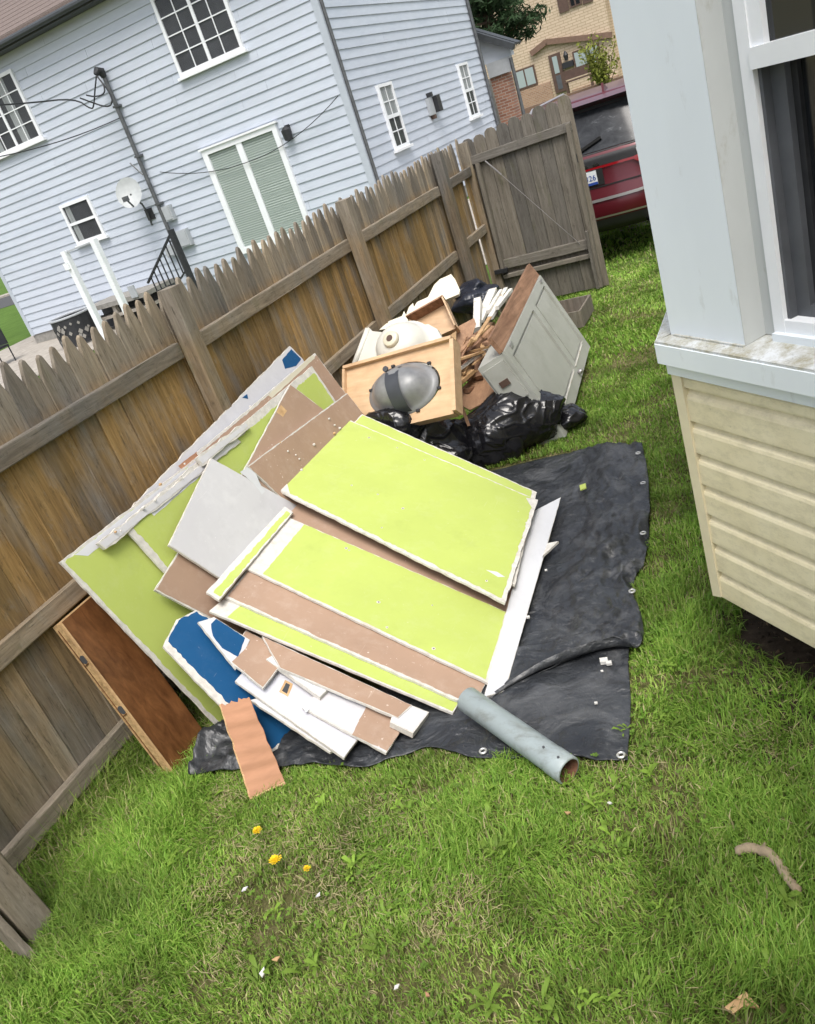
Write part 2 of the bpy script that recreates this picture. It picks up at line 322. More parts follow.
def ground_mat():
    m, nt, b = newmat('thatch_and_soil')
    v = coord(nt)
    col = ramp(nt, nz(nt, v, 9, 8, 0.75), [(0.3, (0.055, 0.055, 0.022)), (0.5, (0.13, 0.125, 0.05)), (0.7, (0.28, 0.245, 0.125))])
    far = ramp(nt, nz(nt, v, 1.2, 6, 0.7), [(0.3, (0.055, 0.105, 0.018)), (0.7, (0.10, 0.17, 0.035))])
    ps = N(nt, 'ShaderNodeSeparateXYZ'); nt.links.new(N(nt, 'ShaderNodeNewGeometry').outputs['Position'], ps.inputs[0])
    ln = N(nt, 'ShaderNodeMapRange'); ln.inputs[1].default_value = 7; ln.inputs[2].default_value = 11; nt.links.new(ps.outputs[1], ln.inputs[0])
    col = mixc(nt, ln.outputs[0], col, far)
    nt.links.new(col, b.inputs['Base Color']); b.inputs['Roughness'].default_value = 0.95; b.inputs['Specular IOR Level'].default_value = 0.1
    bump(nt, b, nz(nt, v, 40, 8, 0.8), 0.8, 0.02); return m
MT['ground'] = ground_mat()
MT['soil'] = plain('bare_dark_soil', (0.045, 0.034, 0.024), 0.95, 0.4, 30, 0.9, 0.1, dirt=(0.10, 0.075, 0.05), dirt_scale=14)
def attr_mat(name, rough=0.55, trans=0.35):
    m, nt, b = newmat(name)
    a = N(nt, 'ShaderNodeAttribute'); a.attribute_name = 'tint'
    nt.links.new(a.outputs['Color'], b.inputs['Base Color']); b.inputs['Roughness'].default_value = rough; b.inputs['Specular IOR Level'].default_value = 0.25
    tr = N(nt, 'ShaderNodeBsdfTranslucent'); nt.links.new(a.outputs['Color'], tr.inputs[0])
    mx = N(nt, 'ShaderNodeMixShader'); mx.inputs[0].default_value = trans
    nt.links.new(b.outputs[0], mx.inputs[1]); nt.links.new(tr.outputs[0], mx.inputs[2]); nt.links.new(mx.outputs[0], nt.nodes['Material Output'].inputs[0])
    return m
MT['grass'] = attr_mat('grass_blades')

# ------------------------------------------------------------------ mesh helpers
class MB:
    def __init__(s): s.v = []; s.f = []
    def add(s, vs, fs):
        k = len(s.v); s.v += [tuple(v) for v in vs]; s.f += [tuple(i+k for i in f) for f in fs]; return s
    def box(s, x0, x1, y0, y1, z0, z1):
        return s.add([(x0, y0, z0), (x1, y0, z0), (x1, y1, z0), (x0, y1, z0), (x0, y0, z1), (x1, y0, z1), (x1, y1, z1), (x0, y1, z1)],
                     [(0, 3, 2, 1), (4, 5, 6, 7), (0, 1, 5, 4), (1, 2, 6, 5), (2, 3, 7, 6), (3, 0, 4, 7)])
    def obox(s, c, a, b, d):        # centre and three half vectors
        c, a, b, d = map(Vector, (c, a, b, d)); vs = []
        for k in (-1, 1):
            for (i, j) in ((-1, -1), (1, -1), (1, 1), (-1, 1)): vs.append(c+a*i+b*j+d*k)
        return s.add(vs, [(0, 3, 2, 1), (4, 5, 6, 7), (0, 1, 5, 4), (1, 2, 6, 5), (2, 3, 7, 6), (3, 0, 4, 7)])
    def beam(s, p, q, w, h, up=(0, 0, 1)):
        p, q = Vector(p), Vector(q); d = (q-p); u = d.normalized(); sd = u.cross(Vector(up))
        if sd.length < 1e-4: sd = u.cross(Vector((1, 0, 0)))
        sd.normalize(); upv = sd.cross(u).normalized()
        return s.obox((p+q)/2, d/2, sd*w/2, upv*h/2)
    def prism(s, pts, vec):
        n = len(pts); pts = [Vector(p) for p in pts]; vec = Vector(vec)
        fs = [tuple(range(n)), tuple(range(2*n-1, n-1, -1))] + [((i+1) % n, i, n+i, n+(i+1) % n) for i in range(n)]
        return s.add(pts+[p+vec for p in pts], fs)
    def tube(s, path, r, n=8, cap=True):
        path = [Vector(p) for p in path]; m = len(path); rs = r if isinstance(r, (list, tuple)) else [r]*m
        vs = []; prev = None
        for i, p in enumerate(path):
            d = (path[min(i+1, m-1)]-path[max(i-1, 0)]).normalized()
            a = prev if prev is not None else (Vector((0, 0, 1)) if abs(d.z) < 0.9 else Vector((1, 0, 0)))
            a = (a-d*a.dot(d)).normalized(); prev = a; b = d.cross(a)
            for k in range(n):
                t = 2*math.pi*k/n; vs.append(p+(a*math.cos(t)+b*math.sin(t))*rs[i])
        fs = [(i*n+k, i*n+(k+1) % n, (i+1)*n+(k+1) % n, (i+1)*n+k) for i in range(m-1) for k in range(n)]
        if cap: fs += [tuple(range(n-1, -1, -1)), tuple((m-1)*n+k for k in range(n))]
        return s.add(vs, fs)
    def grid(s, fn, nu, nv):
        vs = [fn(i/nu, j/nv) for j in range(nv+1) for i in range(nu+1)]
        return s.add(vs, [(j*(nu+1)+i, j*(nu+1)+i+1, (j+1)*(nu+1)+i+1, (j+1)*(nu+1)+i) for j in range(nv) for i in range(nu)])
    def mesh(s, name, mat, smooth=False, fix=True):
        me = bpy.data.meshes.new(name); me.from_pydata(s.v, [], s.f)
        if fix:
            bm = bmesh.new(); bm.from_mesh(me); bmesh.ops.recalc_face_normals(bm, faces=bm.faces); bm.to_mesh(me); bm.free()
        if mat is not None: me.materials.append(MT[mat] if isinstance(mat, str) else mat)
        if smooth: me.polygons.foreach_set('use_smooth', [True]*len(me.polygons))
        me.update(); return me
def link(name, me, parent=None):
    o = bpy.data.objects.new(name, me); COL.objects.link(o)
    if parent is not None: attach(o, parent)
    return o
BASE = {}
def attach(o, parent):
    o.parent = parent; o.matrix_parent_inverse = Matrix.Translation(-BASE.get(parent.name, Vector((0, 0, 0))))
def part(name, mb, mat, parent, smooth=False, label=None):
    o = link(name, mb.mesh(name, mat, smooth), parent)
    if label: o['label'] = label
    return o
def tag(o, label, cat, group=None):
    o['label'] = label; o['category'] = cat
    if group: o['group'] = group
    return o
def thing(name, label, cat, loc=(0, 0, 0), group=None):
    o = bpy.data.objects.new(name, None); COL.objects.link(o); o.location = loc; o.empty_display_size = 0.1
    BASE[o.name] = Vector(loc)
    return tag(o, label, cat, group)
def solo(name, mb, mat, label, cat, group=None, smooth=False):
    return tag(link(name, mb.mesh(name, mat, smooth)), label, cat, group)
def struct(name, mb, mat, smooth=False):
    o = link(name, mb.mesh(name, mat, smooth)); o['kind'] = 'structure'; return o
def B(*a): return MB().box(*a)
# ================================================================== SETTING
def ground_sheet():
    # one sheet to the horizon, finer near the camera
    xs = [-600, -200, -80, -40, -20, -10, -6] + [-4+0.25*i for i in range(25)] + [4, 8, 20, 60, 200, 600]
    ys = [-300, -60, -10, -3] + [-1+0.25*i for i in range(49)] + [14, 18, 24, 32, 44, 60, 90, 150, 400, 900]
    mb = MB(); nx = len(xs)
    for y in ys:
        for x in xs:
            inn = -3.9 < x < 1.8 and -0.9 < y < 10.5
            z = 0.016*mnoise.noise(Vector((x*1.3, y*1.3, 0))) if inn else 0
            mb.v.append((x, y, z-0.012))
    mb.f = [(j*nx+i, j*nx+i+1, (j+1)*nx+i+1, (j+1)*nx+i) for j in range(len(ys)-1) for i in range(nx-1)]
    return struct('ground', mb, 'ground', True)
ground_sheet()

# ------------------------------------------------------------------ picket fence along X = FX
FX = -3.14
fence = thing('picket_fence', 'tall weathered grey and ochre wooden picket fence behind the drywall pile', 'fence', (FX, 5.0, 0))
def picket_mesh(k, w=0.0955, top=1.84, kind='gothic'):
    h = w/2; r = random.Random(k); t = top+r.uniform(-0.012, 0.012); a = r.uniform(-0.006, 0.006)
    if kind == 'gothic': prof = [(-h, 0), (h, 0), (h, t-0.12), (h*0.72, t-0.075), (h*0.30+a, t-0.012), (a, t), (-h*0.30+a, t-0.012), (-h*0.72, t-0.075), (-h, t-0.12)]
    else: prof = [(-h, 0), (h, 0), (h, t-0.055), (h*0.8, t-0.02), (h*0.35, t), (-h*0.35, t), (-h*0.8, t-0.02), (-h, t-0.055)]
    return prof
pm = []
for k in range(8):
    pr = picket_mesh(k); mbp = MB(); n9 = len(pr); cz_ = 0.9
    ins = [(yy_*0.925, z if z < 0.01 else z-0.006) for yy_, z in pr]
    mbp.v = [(0, a, b) for a, b in ins]+[(-0.0035, a, b) for a, b in pr]+[(-0.018, a, b) for a, b in pr]
    mbp.f = [tuple(range(n9)), tuple(range(3*n9-1, 2*n9-1, -1))]+[((j+1) % n9+r9*n9, j+r9*n9, n9*(r9+1)+j, n9*(r9+1)+(j+1) % n9) for j in range(n9) for r9 in (0, 1)]
    pm.append(mbp.mesh('picket', 'picket'))
y = 0.35; i = 0
while y < 8.74:
    gap = (5.96 < y < 6.06) or (8.50 < y < 8.60)
    if not gap:
        o = link('picket', pm[(i*5+i//3) % 8], fence)
        o.location = (FX+(0.0045 if i % 2 else -0.0015)+random.uniform(-0.002, 0.002), y, random.uniform(-0.03, 0.018)); o.matrix_parent_inverse = Matrix.Translation(-BASE[fence.name])
        o.rotation_euler = (random.uniform(-0.0015, 0.0015), 0, random.uniform(-0.03, 0.03)); o.scale = (1, random.uniform(0.97, 1.0), 1)
    y += 0.0925; i += 1
POSTS = [1.02, 3.56, 5.78, 7.79]
def rough_beam(p, q, w, h, seed=0, seg=14, amp=0.004):
    p, q = Vector(p), Vector(q); d = q-p; u = d.normalized()
    up = Vector((0, 0, 1)) if abs(u.z) < 0.9 else Vector((1, 0, 0))
    sd = u.cross(up).normalized(); up = sd.cross(u); mb = MB(); vs = []
    c = 0.12
    ring = [(-0.5+c*0.5, -0.5), (0.5-c*0.5, -0.5), (0.5, -0.5+c*0.5), (0.5, 0.5-c*0.5), (0.5-c*0.5, 0.5), (-0.5+c*0.5, 0.5), (-0.5, 0.5-c*0.5), (-0.5, -0.5+c*0.5)]
    for i in range(seg+1):
        c0 = p+d*(i/seg)
        for k, (a, b) in enumerate(ring):
            n = mnoise.noise(Vector((seed*7.1+i*0.6, k*1.7, seed)))*amp
            vs.append(c0+sd*(a*w+n)+up*(b*h+n*0.7))
    n = 8
    fs = [(i*n+k, i*n+(k+1) % n, (i+1)*n+(k+1) % n, (i+1)*n+k) for i in range(seg) for k in range(n)]
    fs += [tuple(range(n-1, -1, -1)), tuple(seg*n+k for k in range(n))]
    return mb.add(vs, fs)
px_post = FX+0.04+0.045
for k, yp in enumerate(POSTS):
    if k == 0: part('post', rough_beam((-2.83, 1.13, -0.05), (-3.02, 1.10, 1.80), 0.12, 0.11, 3), 'post', fence)
    else: part('post', rough_beam((px_post+random.uniform(-.01, .01), yp, -0.05), (px_post, yp+random.uniform(-.03, .02), 1.84), 0.095, 0.095, k), 'post', fence)
def rz(z0, y): return z0
edges = [0.30]+POSTS+[8.76]
for z0, z1 in ((0.135, 0.15), (0.825, 0.925), (1.520, 1.515)):
    for k in range(len(edges)-1):
        a, b2 = edges[k], edges[k+1]
        ya = a+(0.0 if k == 0 else 0.05); yb = b2-(0.05 if k < len(edges)-2 else 0)
        za = z0+(z1-z0)*(ya-0.3)/8.6+random.uniform(-.012, .012); zb = z0+(z1-z0)*(yb-0.3)/8.6+random.uniform(-.012, .012)
        part('rail', rough_beam((FX+0.022, ya, za), (FX+0.022, yb, zb), 0.04, 0.088, 20+k+z0*9), 'rail', fence)
# diagonal scrap board at the first post
part('brace_board', rough_beam((-2.78, 1.03, 0.0), (-2.87, 1.04, 0.28), 0.025, 0.09, 44, 6), 'post', fence)

# ------------------------------------------------------------------ gate across the end of the fence
GY = 8.8
gate = thing('wooden_gate', 'grey weathered board gate with frame and diagonal wire, in front of the red car', 'gate', (-2.65, GY, 0))
gw = 0.127; gx = -3.15; k = 0
while gx < -2.10:
    t = 1.79+0.10*(gx+3.15)/1.05
    prof = picket_mesh(50+k, gw, t, 'dog')
    o = part('picket', MB().prism([(gx+gw/2+a, GY, z+0.03) for a, z in prof], (0, 0.018, 0)), 'gate', gate)
    gx += gw+0.004; k += 1
part('top_rail', rough_beam((-3.08, GY-0.022, 1.61), (-2.01, GY-0.022, 1.64), 0.04, 0.085, 61), 'gate_x', gate)
part('bottom_rail', rough_beam((-3.03, GY-0.022, 0.50), (-2.09, GY-0.022, 0.50), 0.04, 0.10, 62), 'gate_x', gate)
part('lower_batten', rough_beam((-3.06, GY-0.030, 0.375), (-2.06, GY-0.030, 0.38), 0.05, 0.045, 63), 'gate_x', gate)
part('hinge_stile', rough_beam((-3.04, GY-0.024, 0.45), (-3.02, GY-0.024, 1.57), 0.10, 0.042, 64), 'gate', gate)
part('latch_stile', rough_beam((-2.05, GY-0.024, 0.04), (-2.035, GY-0.024, 1.67), 0.105, 0.042, 65), 'gate', gate)
part('latch_board', rough_beam((-2.075, GY-0.066, 0.04), (-2.07, GY-0.066, 0.64), 0.085, 0.03, 66), 'gate', gate)
part('hinge_post', rough_beam((-3.13, GY-0.03, -0.05), (-3.12, GY-0.03, 1.80), 0.06, 0.09, 67), 'post', gate)
wv = MB(); wv.tube([(-2.93, GY-0.055, 1.57), (-2.80, GY-0.056, 1.40)], 0.008, 6); wv.tube([(-2.80, GY-0.056, 1.40), (-2.17, GY-0.056, 0.53)], 0.003, 6)
part('brace_wire', wv, 'silver', gate)
part('hinge', MB().box(-3.13, -2.99, GY-0.10, GY-0.045, 0.43, 0.47), 'iron', gate)
part('latch', MB().box(-2.06, -2.01, GY-0.054, GY-0.045, 1.30, 1.38), 'iron', gate)

# ------------------------------------------------------------------ cream house with the angled bay (right of the picture)
Q = Vector((-0.447, 2.768, 0)); WD = Vector((0.70711, -0.70711, 0)); MO = Vector((-0.70711, -0.70711, 0))
house = thing('cream_house', 'cream sided house with white angled window bay beside the lawn', 'house', (1.2, 3.0, 0))
BL = 1.50                                     # length of the angled side
def bp(s, z, out=0.0, base=Q, d=WD, m=MO): return base+d*s+m*out+Vector((0, 0, z))
def wallbox(s0, s1, z0, z1, o0, o1, base=Q, d=WD, m=MO):
    mb = MB(); a = (bp(s0, z0, o0, base, d, m)+bp(s1, z1, o1, base, d, m))/2
    return mb.obox(a, d*(s1-s0)/2, m*(o1-o0)/2, Vector((0, 0, (z1-z0)/2)))
Q2 = Q+Vector((0, 1.55, 0)); D2 = Vector((0, 1, 0)); M2 = Vector((-1, 0, 0))
Z0, PITCHC = 0.30, 0.1245
def lap(s0, s1, z, h, base, d, m):
    # dutch-lap course: flat lower face, cove, tucked top
    prof = [(0.0, 0.0), (0.025, -0.004), (0.0255, h*0.06), (0.0245, h*0.60), (0.021, h*0.69), (0.012, h*0.76), (0.0075, h*0.84), (0.0060, h*0.985), (0.0, h*0.985)]
    A = [bp(s0, z+b, a, base, d, m) for a, b in prof]; Bq = [bp(s1, z+b, a, base, d, m) for a, b in prof]
    n = len(prof); mb = MB(); mb.v = [tuple(v) for v in A+Bq]
    mb.f = [(i, (i+1) % n, n+(i+1) % n, n+i) for i in range(n)]+[tuple(range(n)), tuple(range(2*n-1, n-1, -1))]
    return mb
ncourse = 8
for (base, d, m, L) in ((Q, WD, MO, BL), (Q, D2, M2, 1.55)):
    for k in range(ncourse):
        h = PITCHC if k < 7 else 0.045
        part('siding_course', lap(0.030, L, Z0+k*PITCHC, h, base, d, m), 'cream', house)
# carcass of the bay and corner trims
hexa = [Q, Q+Vector((0, 1.55, 0)), Vector((0.614, 5.38, 0)), Vector((0.614, 1.707, 0))]
part('bay_base', MB().prism([p+Vector((0.004 if i < 2 else 0, 0, 0.302))+Vector((0.006, 0.006 if i == 0 else 0, 0)) for i, p in enumerate(hexa)], (0, 0, 0.98)), 'dark', house)
ct = MB(); A = bp(0.0, 0, 0.0)
ct.prism([bp(-0.012, 0.285, 0.032), bp(0.036, 0.300, 0.032), bp(0.036, 1.213, 0.032), bp(-0.012, 1.213, 0.032)], MO*(-0.036))
part('corner_trim', ct, 'cream_trim', house)
ct = MB(); ct.box(Q.x-0.020, Q.x+0.004, Q.y-0.006, Q.y+0.036, 0.30, 1.214); part('corner_trim', ct, 'cream_trim', house)
# fascia bands and sill
for (base, d, m, L, e) in ((Q, WD, MO, BL, 0), (Q, D2, M2, 1.55, 1)):
    part('lower_fascia', wallbox(-0.018, L, 1.214, 1.262, -0.02, 0.040-0.002*e, base, d, m), 'bay_white', house)
    part('upper_fascia', wallbox(-0.024, L, 1.262, 1.330, -0.02, 0.066-0.002*e, base, d, m), 'bay_white', house)
st = MB(); v = [bp(-0.028, 1.3385, 0.060), bp(BL, 1.3385, 0.060), bp(BL, 1.372, -0.12), bp(-0.028+0.12, 1.372, -0.12)]
st.add([Vector(p) for p in v]+[Vector(p)+Vector((0, 0, -0.03)) for p in v], [(0, 1, 2, 3), (7, 6, 5, 4), (0, 4, 5, 1), (1, 5, 6, 2), (2, 6, 7, 3), (3, 7, 4, 0)])
part('sill', st, 'sill_top', house)
st = MB(); v = [bp(-0.028, 1.3382, 0.058, Q, D2, M2), bp(1.55, 1.3382, 0.058, Q, D2, M2), bp(1.55, 1.371, -0.12, Q, D2, M2), bp(0.10, 1.371, -0.12, Q, D2, M2)]
st.add([Vector(p) for p in v]+[Vector(p)+Vector((0, 0, -0.03)) for p in v], [(0, 1, 2, 3), (7, 6, 5, 4), (0, 4, 5, 1), (1, 5, 6, 2), (2, 6, 7, 3), (3, 7, 4, 0)])
part('sill', st, 'sill_top', house)
# corner pillar: front face on the angled side, reveal, and its twin on the front of the bay
pil = MB()
ring = [bp(0.0, 0, 0.012), bp(0.338, 0, 0.012), bp(0.352, 0, -0.055), bp(0.30, 0, -0.10), Q+Vector((0.10, 0.42, 0)), Q+Vector((0.065, 0.40, 0)), Q+Vector((-0.010, 0.33, 0))]
pil.prism([Vector((p.x, p.y, 1.345)) for p in ring], (0, 0, 1.80))
part('pillar', pil, 'bay_white', house)
part('pillar_side', MB().prism([bp(0.3392, 1.348, 0.0118), bp(0.3532, 1.362, -0.0552), bp(0.3532, 3.12, -0.0552), bp(0.3392, 3.12, 0.0118)], WD*0.002), 'bay_side', house)  # thin facing that carries the painted shade and grime of the pillar side
part('reveal_panel', wallbox(0.3545, 0.404, 1.362, 3.1, -0.10, -0.054), 'bay_side', house)
part('caulk_bead', wallbox(0.02, 0.34, 1.338, 1.352, 0.010, 0.020), 'sill_top', house)
# window in the angled side
win = part('window', wallbox(0.400, 0.440, 1.375, 2.9, -0.09, -0.045), 'white', house)
part('frame', wallbox(0.440, BL, 1.375, 1.415, -0.09, -0.047), 'white', win)
part('sill_nose', wallbox(0.405, BL, 1.355, 1.378, -0.09, -0.030), 'bay_white', win)
part('meeting_rail', wallbox(0.4402, BL, 2.075, 2.125, -0.088, -0.038), 'white', win)
part('upper_sash', wallbox(0.4402, 0.482, 2.125, 2.9, -0.085, -0.050), 'white', win)
part('upper_pane', wallbox(0.482, BL, 2.125, 2.9, -0.075, -0.068), 'glass_dark', win)
part('screen_frame', wallbox(0.4402, 0.452, 1.415, 2.075, -0.086, -0.060), 'greyframe', win)
part('lower_sash', wallbox(0.452, 0.500, 1.415, 2.075, -0.120, -0.086), 'greyframe', win)
part('inner_stile', wallbox(0.500, 0.520, 1.445, 2.075, -0.135, -0.105), 'iron', win)
part('lower_rail', wallbox(0.452, BL, 1.415, 1.450, -0.120, -0.0865), 'greyframe', win)
part('lower_pane', wallbox(0.520, BL, 1.45, 2.075, -0.125, -0.118), 'glass_dark', win)
part('window_back', wallbox(0.40, BL, 1.38, 2.9, -0.30, -0.29), 'dark', win)
# rest of the bay above the sill and the house wall it grows out of (outside the frame, shades the lawn)
part('bay_wall', MB().box(Q.x+0.02, Q.x+0.06, Q.y+0.42, Q.y+1.50, 1.36, 3.1), 'bay_white', house)
part('bay_side', MB().prism([Q+Vector((0, 1.55, 0.31)), Vector((0.614, 5.38, 0.31)), Vector((0.654, 5.38, 0.31)), Q+Vector((0.04, 1.55, 0.31))], (0, 0, 2.8)), 'cream', house)
part('bay_roof', MB().prism([Vector((p.x, p.y, 3.08))+Vector((-0.10 if i < 2 else 0, (-0.05 if i == 0 else 0.05 if i == 1 else 0), 0)) for i, p in enumerate(hexa)], (0, 0, 0.12)), 'bay_white', house)
part('wall', MB().box(0.614, 0.714, -6.0, 1.72, 0.45, 3.0), 'cream', house)
part('wall', MB().box(0.614, 0.714, 5.38, 8.2, 0.45, 3.0), 'cream', house)
part('wall', MB().box(0.614, 6.0, 8.2, 8.3, 0.45, 3.0), 'cream', house)
part('foundation', MB().box(0.644, 0.744, -6.0, 8.2, -0.1, 0.45), 'brick', house)
struct('flower_bed', MB().prism([(-0.42, 2.62, -0.004), (-0.10, 2.14, -0.004), (0.64, 1.30, -0.004), (0.64, 5.5, -0.004), (-0.40, 4.3, -0.004)], (0, 0, 0.012)), 'soil')

# ------------------------------------------------------------------ neighbour's blue house
HY = 15.6; HX = -7.496; HL = -18.22; HE = 24.05; EAVE = 6.0
bh = thing('blue_house', 'two storey pale blue sided house with brown roof behind the fence', 'house', (-12.8, HY, 0))
CH = 0.1765
def course_mesh(L, ax):
    prof = [(0, 0), (0.026, -0.002), (0.004, CH*1.03), (0, CH*1.03)]
    mb = MB()
    if ax == 'x': a = [(0, -o, z) for o, z in prof]; b = [(L, -o, z) for o, z in prof]
    else: a = [(o, 0, z) for o, z in prof]; b = [(o, L, z) for o, z in prof]
    mb.v = a+b; mb.f = [(0, 1, 2, 3), (7, 6, 5, 4)]+[(i, (i+1) % 4, 4+(i+1) % 4, 4+i) for i in range(4)]
    return mb.mesh('siding_course', 'siding_blue')
cmx = course_mesh(HX-HL, 'x'); cmy = course_mesh(HE-HY, 'y')
nco = int((EAVE-0.27)/CH)
for k in range(nco+1):
    cuts = sorted(random.uniform(0.12, 0.88) for _ in range(2)); cuts = [0]+cuts+[1]
    for a_, b_ in zip(cuts[:-1], cuts[1:]):
        o = link('siding_course', cmx, bh); o.location = (HL+(HX-HL)*a_, HY, 0.27+k*CH+random.uniform(-.002, .002)); o.scale = (b_-a_-(0.0004 if b_ < 1 else 0), random.uniform(0.9, 1.08), 1)
for k in range(nco+14):
    z = 0.27+k*CH
    if z > EAVE:      # gable end narrows
        t = (z-EAVE)*1.6
        L = (HE-HY)-2*t
        if L < 0.5: break
        o = link('siding_course', cmy, bh); o.location = (HX, HY+t, z); o.scale = (1, L/(HE-HY), 1)
    else:
        c_ = random.uniform(0.2, 0.8)
        for a_, b_ in ((0, c_), (c_+0.0005, 1)):
            o = link('siding_course', cmy, bh); o.location = (HX, HY+(HE-HY)*a_, z+random.uniform(-.002, .002)); o.scale = (random.uniform(0.9, 1.08), b_-a_, 1)
core = MB(); core.box(HL+0.01, HX-0.001, HY+0.001, HE-0.01, 0.0, EAVE)
part('wall', core, 'foundation', bh)
g = MB(); g.prism([(HX-0.01, HY, EAVE), (HX-0.01, HE, EAVE), (HX-0.01, (HY+HE)/2, EAVE+(HE-HY)/2/1.6)], (-(HX-HL)+0.1, 0, 0)); part('gable_wall', g, 'siding_blue', bh)
for (x, y2) in ((HX, HY),):
    part('corner_trim', MB().box(HX-0.11, HX+0.028, HY-0.028, HY-0.001, 0.25, EAVE), 'trim_blue', bh)
    part('corner_trim', MB().box(HX+0.001, HX+0.029, HY-0.001, HY+0.13, 0.25, EAVE+0.3), 'trim_blue', bh)
part('corner_trim', MB().box(HL-0.02, HL+0.10, HY-0.028, HY-0.001, 0.25, EAVE), 'trim_blue', bh)
part('downspout', MB().tube([(HX+0.06, HY+0.05, 0.2), (HX+0.06, HY+0.05, EAVE+.2)], 0.035, 8), 'pole', bh)
part('downspout', MB().tube([(HX+0.07, HE-0.05, 0.1), (HX+0.07, HE-0.05, EAVE+.2)], 0.045, 8), 'pole', bh)
# roof
rise = ((HE-HY)/2+0.35)/1.6
rf = MB()
rf.prism([(HL-0.3, HY-0.38, EAVE-0.02), (HX+0.3, HY-0.38, EAVE-0.02), (HX+0.3, (HY+HE)/2, EAVE+rise), (HL-0.3, (HY+HE)/2, EAVE+rise)], (0, 0, 0.16))
rf.prism([(HL-0.3, HE+0.38, EAVE-0.02), (HX+0.3, HE+0.38, EAVE-0.02), (HX+0.3, (HY+HE)/2+0.005, EAVE+rise), (HL-0.3, (HY+HE)/2+0.005, EAVE+rise)], (0, 0, 0.16))
part('roof', rf, 'shingle', bh)
part('soffit', MB().box(HL-0.28, HX+0.28, HY-0.36, HY-0.03, EAVE-0.07, EAVE-0.03), 'gutter', bh)
gt = MB(); gt.tube([(HL-0.3, HY-0.42, EAVE+0.02), (HX+0.3, HY-0.42, EAVE+0.02)], 0.065, 10); part('gutter', gt, 'gutter', bh)
# shingle rows on the visible slope
for r in range(12):
    f0 = r/26; yy = HY-0.36+((HE-HY)/2+0.36)*f0; zz = EAVE+0.145+rise*f0
    part('shingle_row', MB().beam((HL-0.28, yy+0.09, zz+0.062), (HX+0.28, yy+0.09, zz+0.062), 0.20, 0.018, (0, -0.6, 1)), 'shingle', bh)

def house_window(x0, x1, z0, z1, cols, rows, style, name='window', curtain=None, yface=HY):
    y = yface
    w = part(name, MB().box(x0, x0+0.07, y-0.075, y+0.01, z0, z1).box(x1-0.07, x1, y-0.075, y+0.01, z0, z1).box(x0+0.07, x1-0.07, y-0.075, y+0.01, z0, z0+0.07).box(x0+0.07, x1-0.07, y-0.075, y+0.01, z1-0.07, z1), 'white', bh)
    part('sill', MB().box(x0-0.05, x1+0.05, y-0.11, y-0.02, z0-0.05, z0-0.001), 'white', w)
    xi0, xi1, zi0, zi1 = x0+0.07, x1-0.07, z0+0.07, z1-0.07
    part('backing', MB().box(xi0, xi1, y-0.038, y-0.032, zi0, zi1), 'dark', w)
    if curtain:
        for (c0, c1) in curtain:
            a, b2 = xi0+(xi1-xi0)*c0, xi0+(xi1-xi0)*c1
            part('curtain', MB().grid(lambda u, t: (a+(b2-a)*u, y-0.042+0.003*math.sin(u*24), zi0+(zi1-zi0)*t), 30, 2), 'curtain', w)
    part('pane', MB().box(xi0, xi1, y-0.052, y-0.048, zi0, zi1), 'glass', w)
    mid = (xi0+xi1)/2
    if style == 'slider':
        part('meeting_stile', MB().box(mid-0.035, mid+0.035, y-0.070, y-0.047, zi0, zi1), 'white', w)
        for k in range(1, 2*cols):
            if k == cols: continue
            xm = xi0+(xi1-xi0)*k/(2*cols); part('muntin', MB().box(xm-0.011, xm+0.011, y-0.060, y-0.0472, zi0, zi1), 'white', w)
    else:
        zm = (zi0+zi1)/2; part('meeting_rail', MB().box(xi0, xi1, y-0.070, y-0.047, zm-0.03, zm+0.03), 'white', w)
    for k in range(1, rows):
        zm = zi0+(zi1-zi0)*k/rows; part('muntin', MB().box(xi0, xi1, y-0.0602, y-0.0474, zm-0.011, zm+0.011), 'white', w)
    return w
a = onY(182.4, 77.5, HY); b = onY(246, 49.1, HY)
house_window(a.x, b.x, a.z, a.z+1.42, 2, 4, 'slider', curtain=None)
c = onY(45, 137.4, HY); house_window(c.x-1.62, c.x, c.z, c.z+1.42, 2, 4, 'slider', curtain=[(0.62, 0.80), (0.1, 0.2)])
a = onY(60.5, 205.5, HY); b = onY(107.6, 235, HY); house_window(a.x, b.x, b.z, a.z, 1, 1, 'hung', curtain=[(0.05, 0.25)])
# sliding door
a = onY(203, 151, HY); b = onY(277, 124, HY)
x0, x1, z1, z0 = a.x, b.x, a.z, 0.70
dr = part('sliding_door', MB().box(x0, x0+0.13, HY-0.09, HY+0.01, z0, z1).box(x1-0.11, x1, HY-0.09, HY+0.01, z0, z1).box(x0+0.13, x1-0.11, HY-0.09, HY+0.01, z1-0.10, z1).box(x0+0.13, x1-0.11, HY-0.09, HY+0.01, z0, z0+0.12), 'white', bh)
xm = (x0+x1)/2
part('meeting_stile', MB().box(xm-0.09, xm+0.05, HY-0.08, HY-0.03, z0+0.12, z1-0.10), 'white', dr)
part('drip_cap', MB().box(x0-0.04, x1+0.04, HY-0.12, HY-0.02, z1+0.001, z1+0.04), 'white', dr)
for (p0, p1) in ((x0+0.13, xm-0.09), (xm+0.05, x1-0.11)):
    pn = part('blind', MB().grid(lambda u, t: (p0+(p1-p0)*u, HY-0.038+0.004*math.sin(t*230)*0.5, z0+0.12+(z1-0.22-z0)*t), 2, 150), 'blinds', dr)
    part('pane', MB().box(p0, p1, HY-0.050, HY-0.046, z0+0.12, z1-0.10), 'glass', dr)
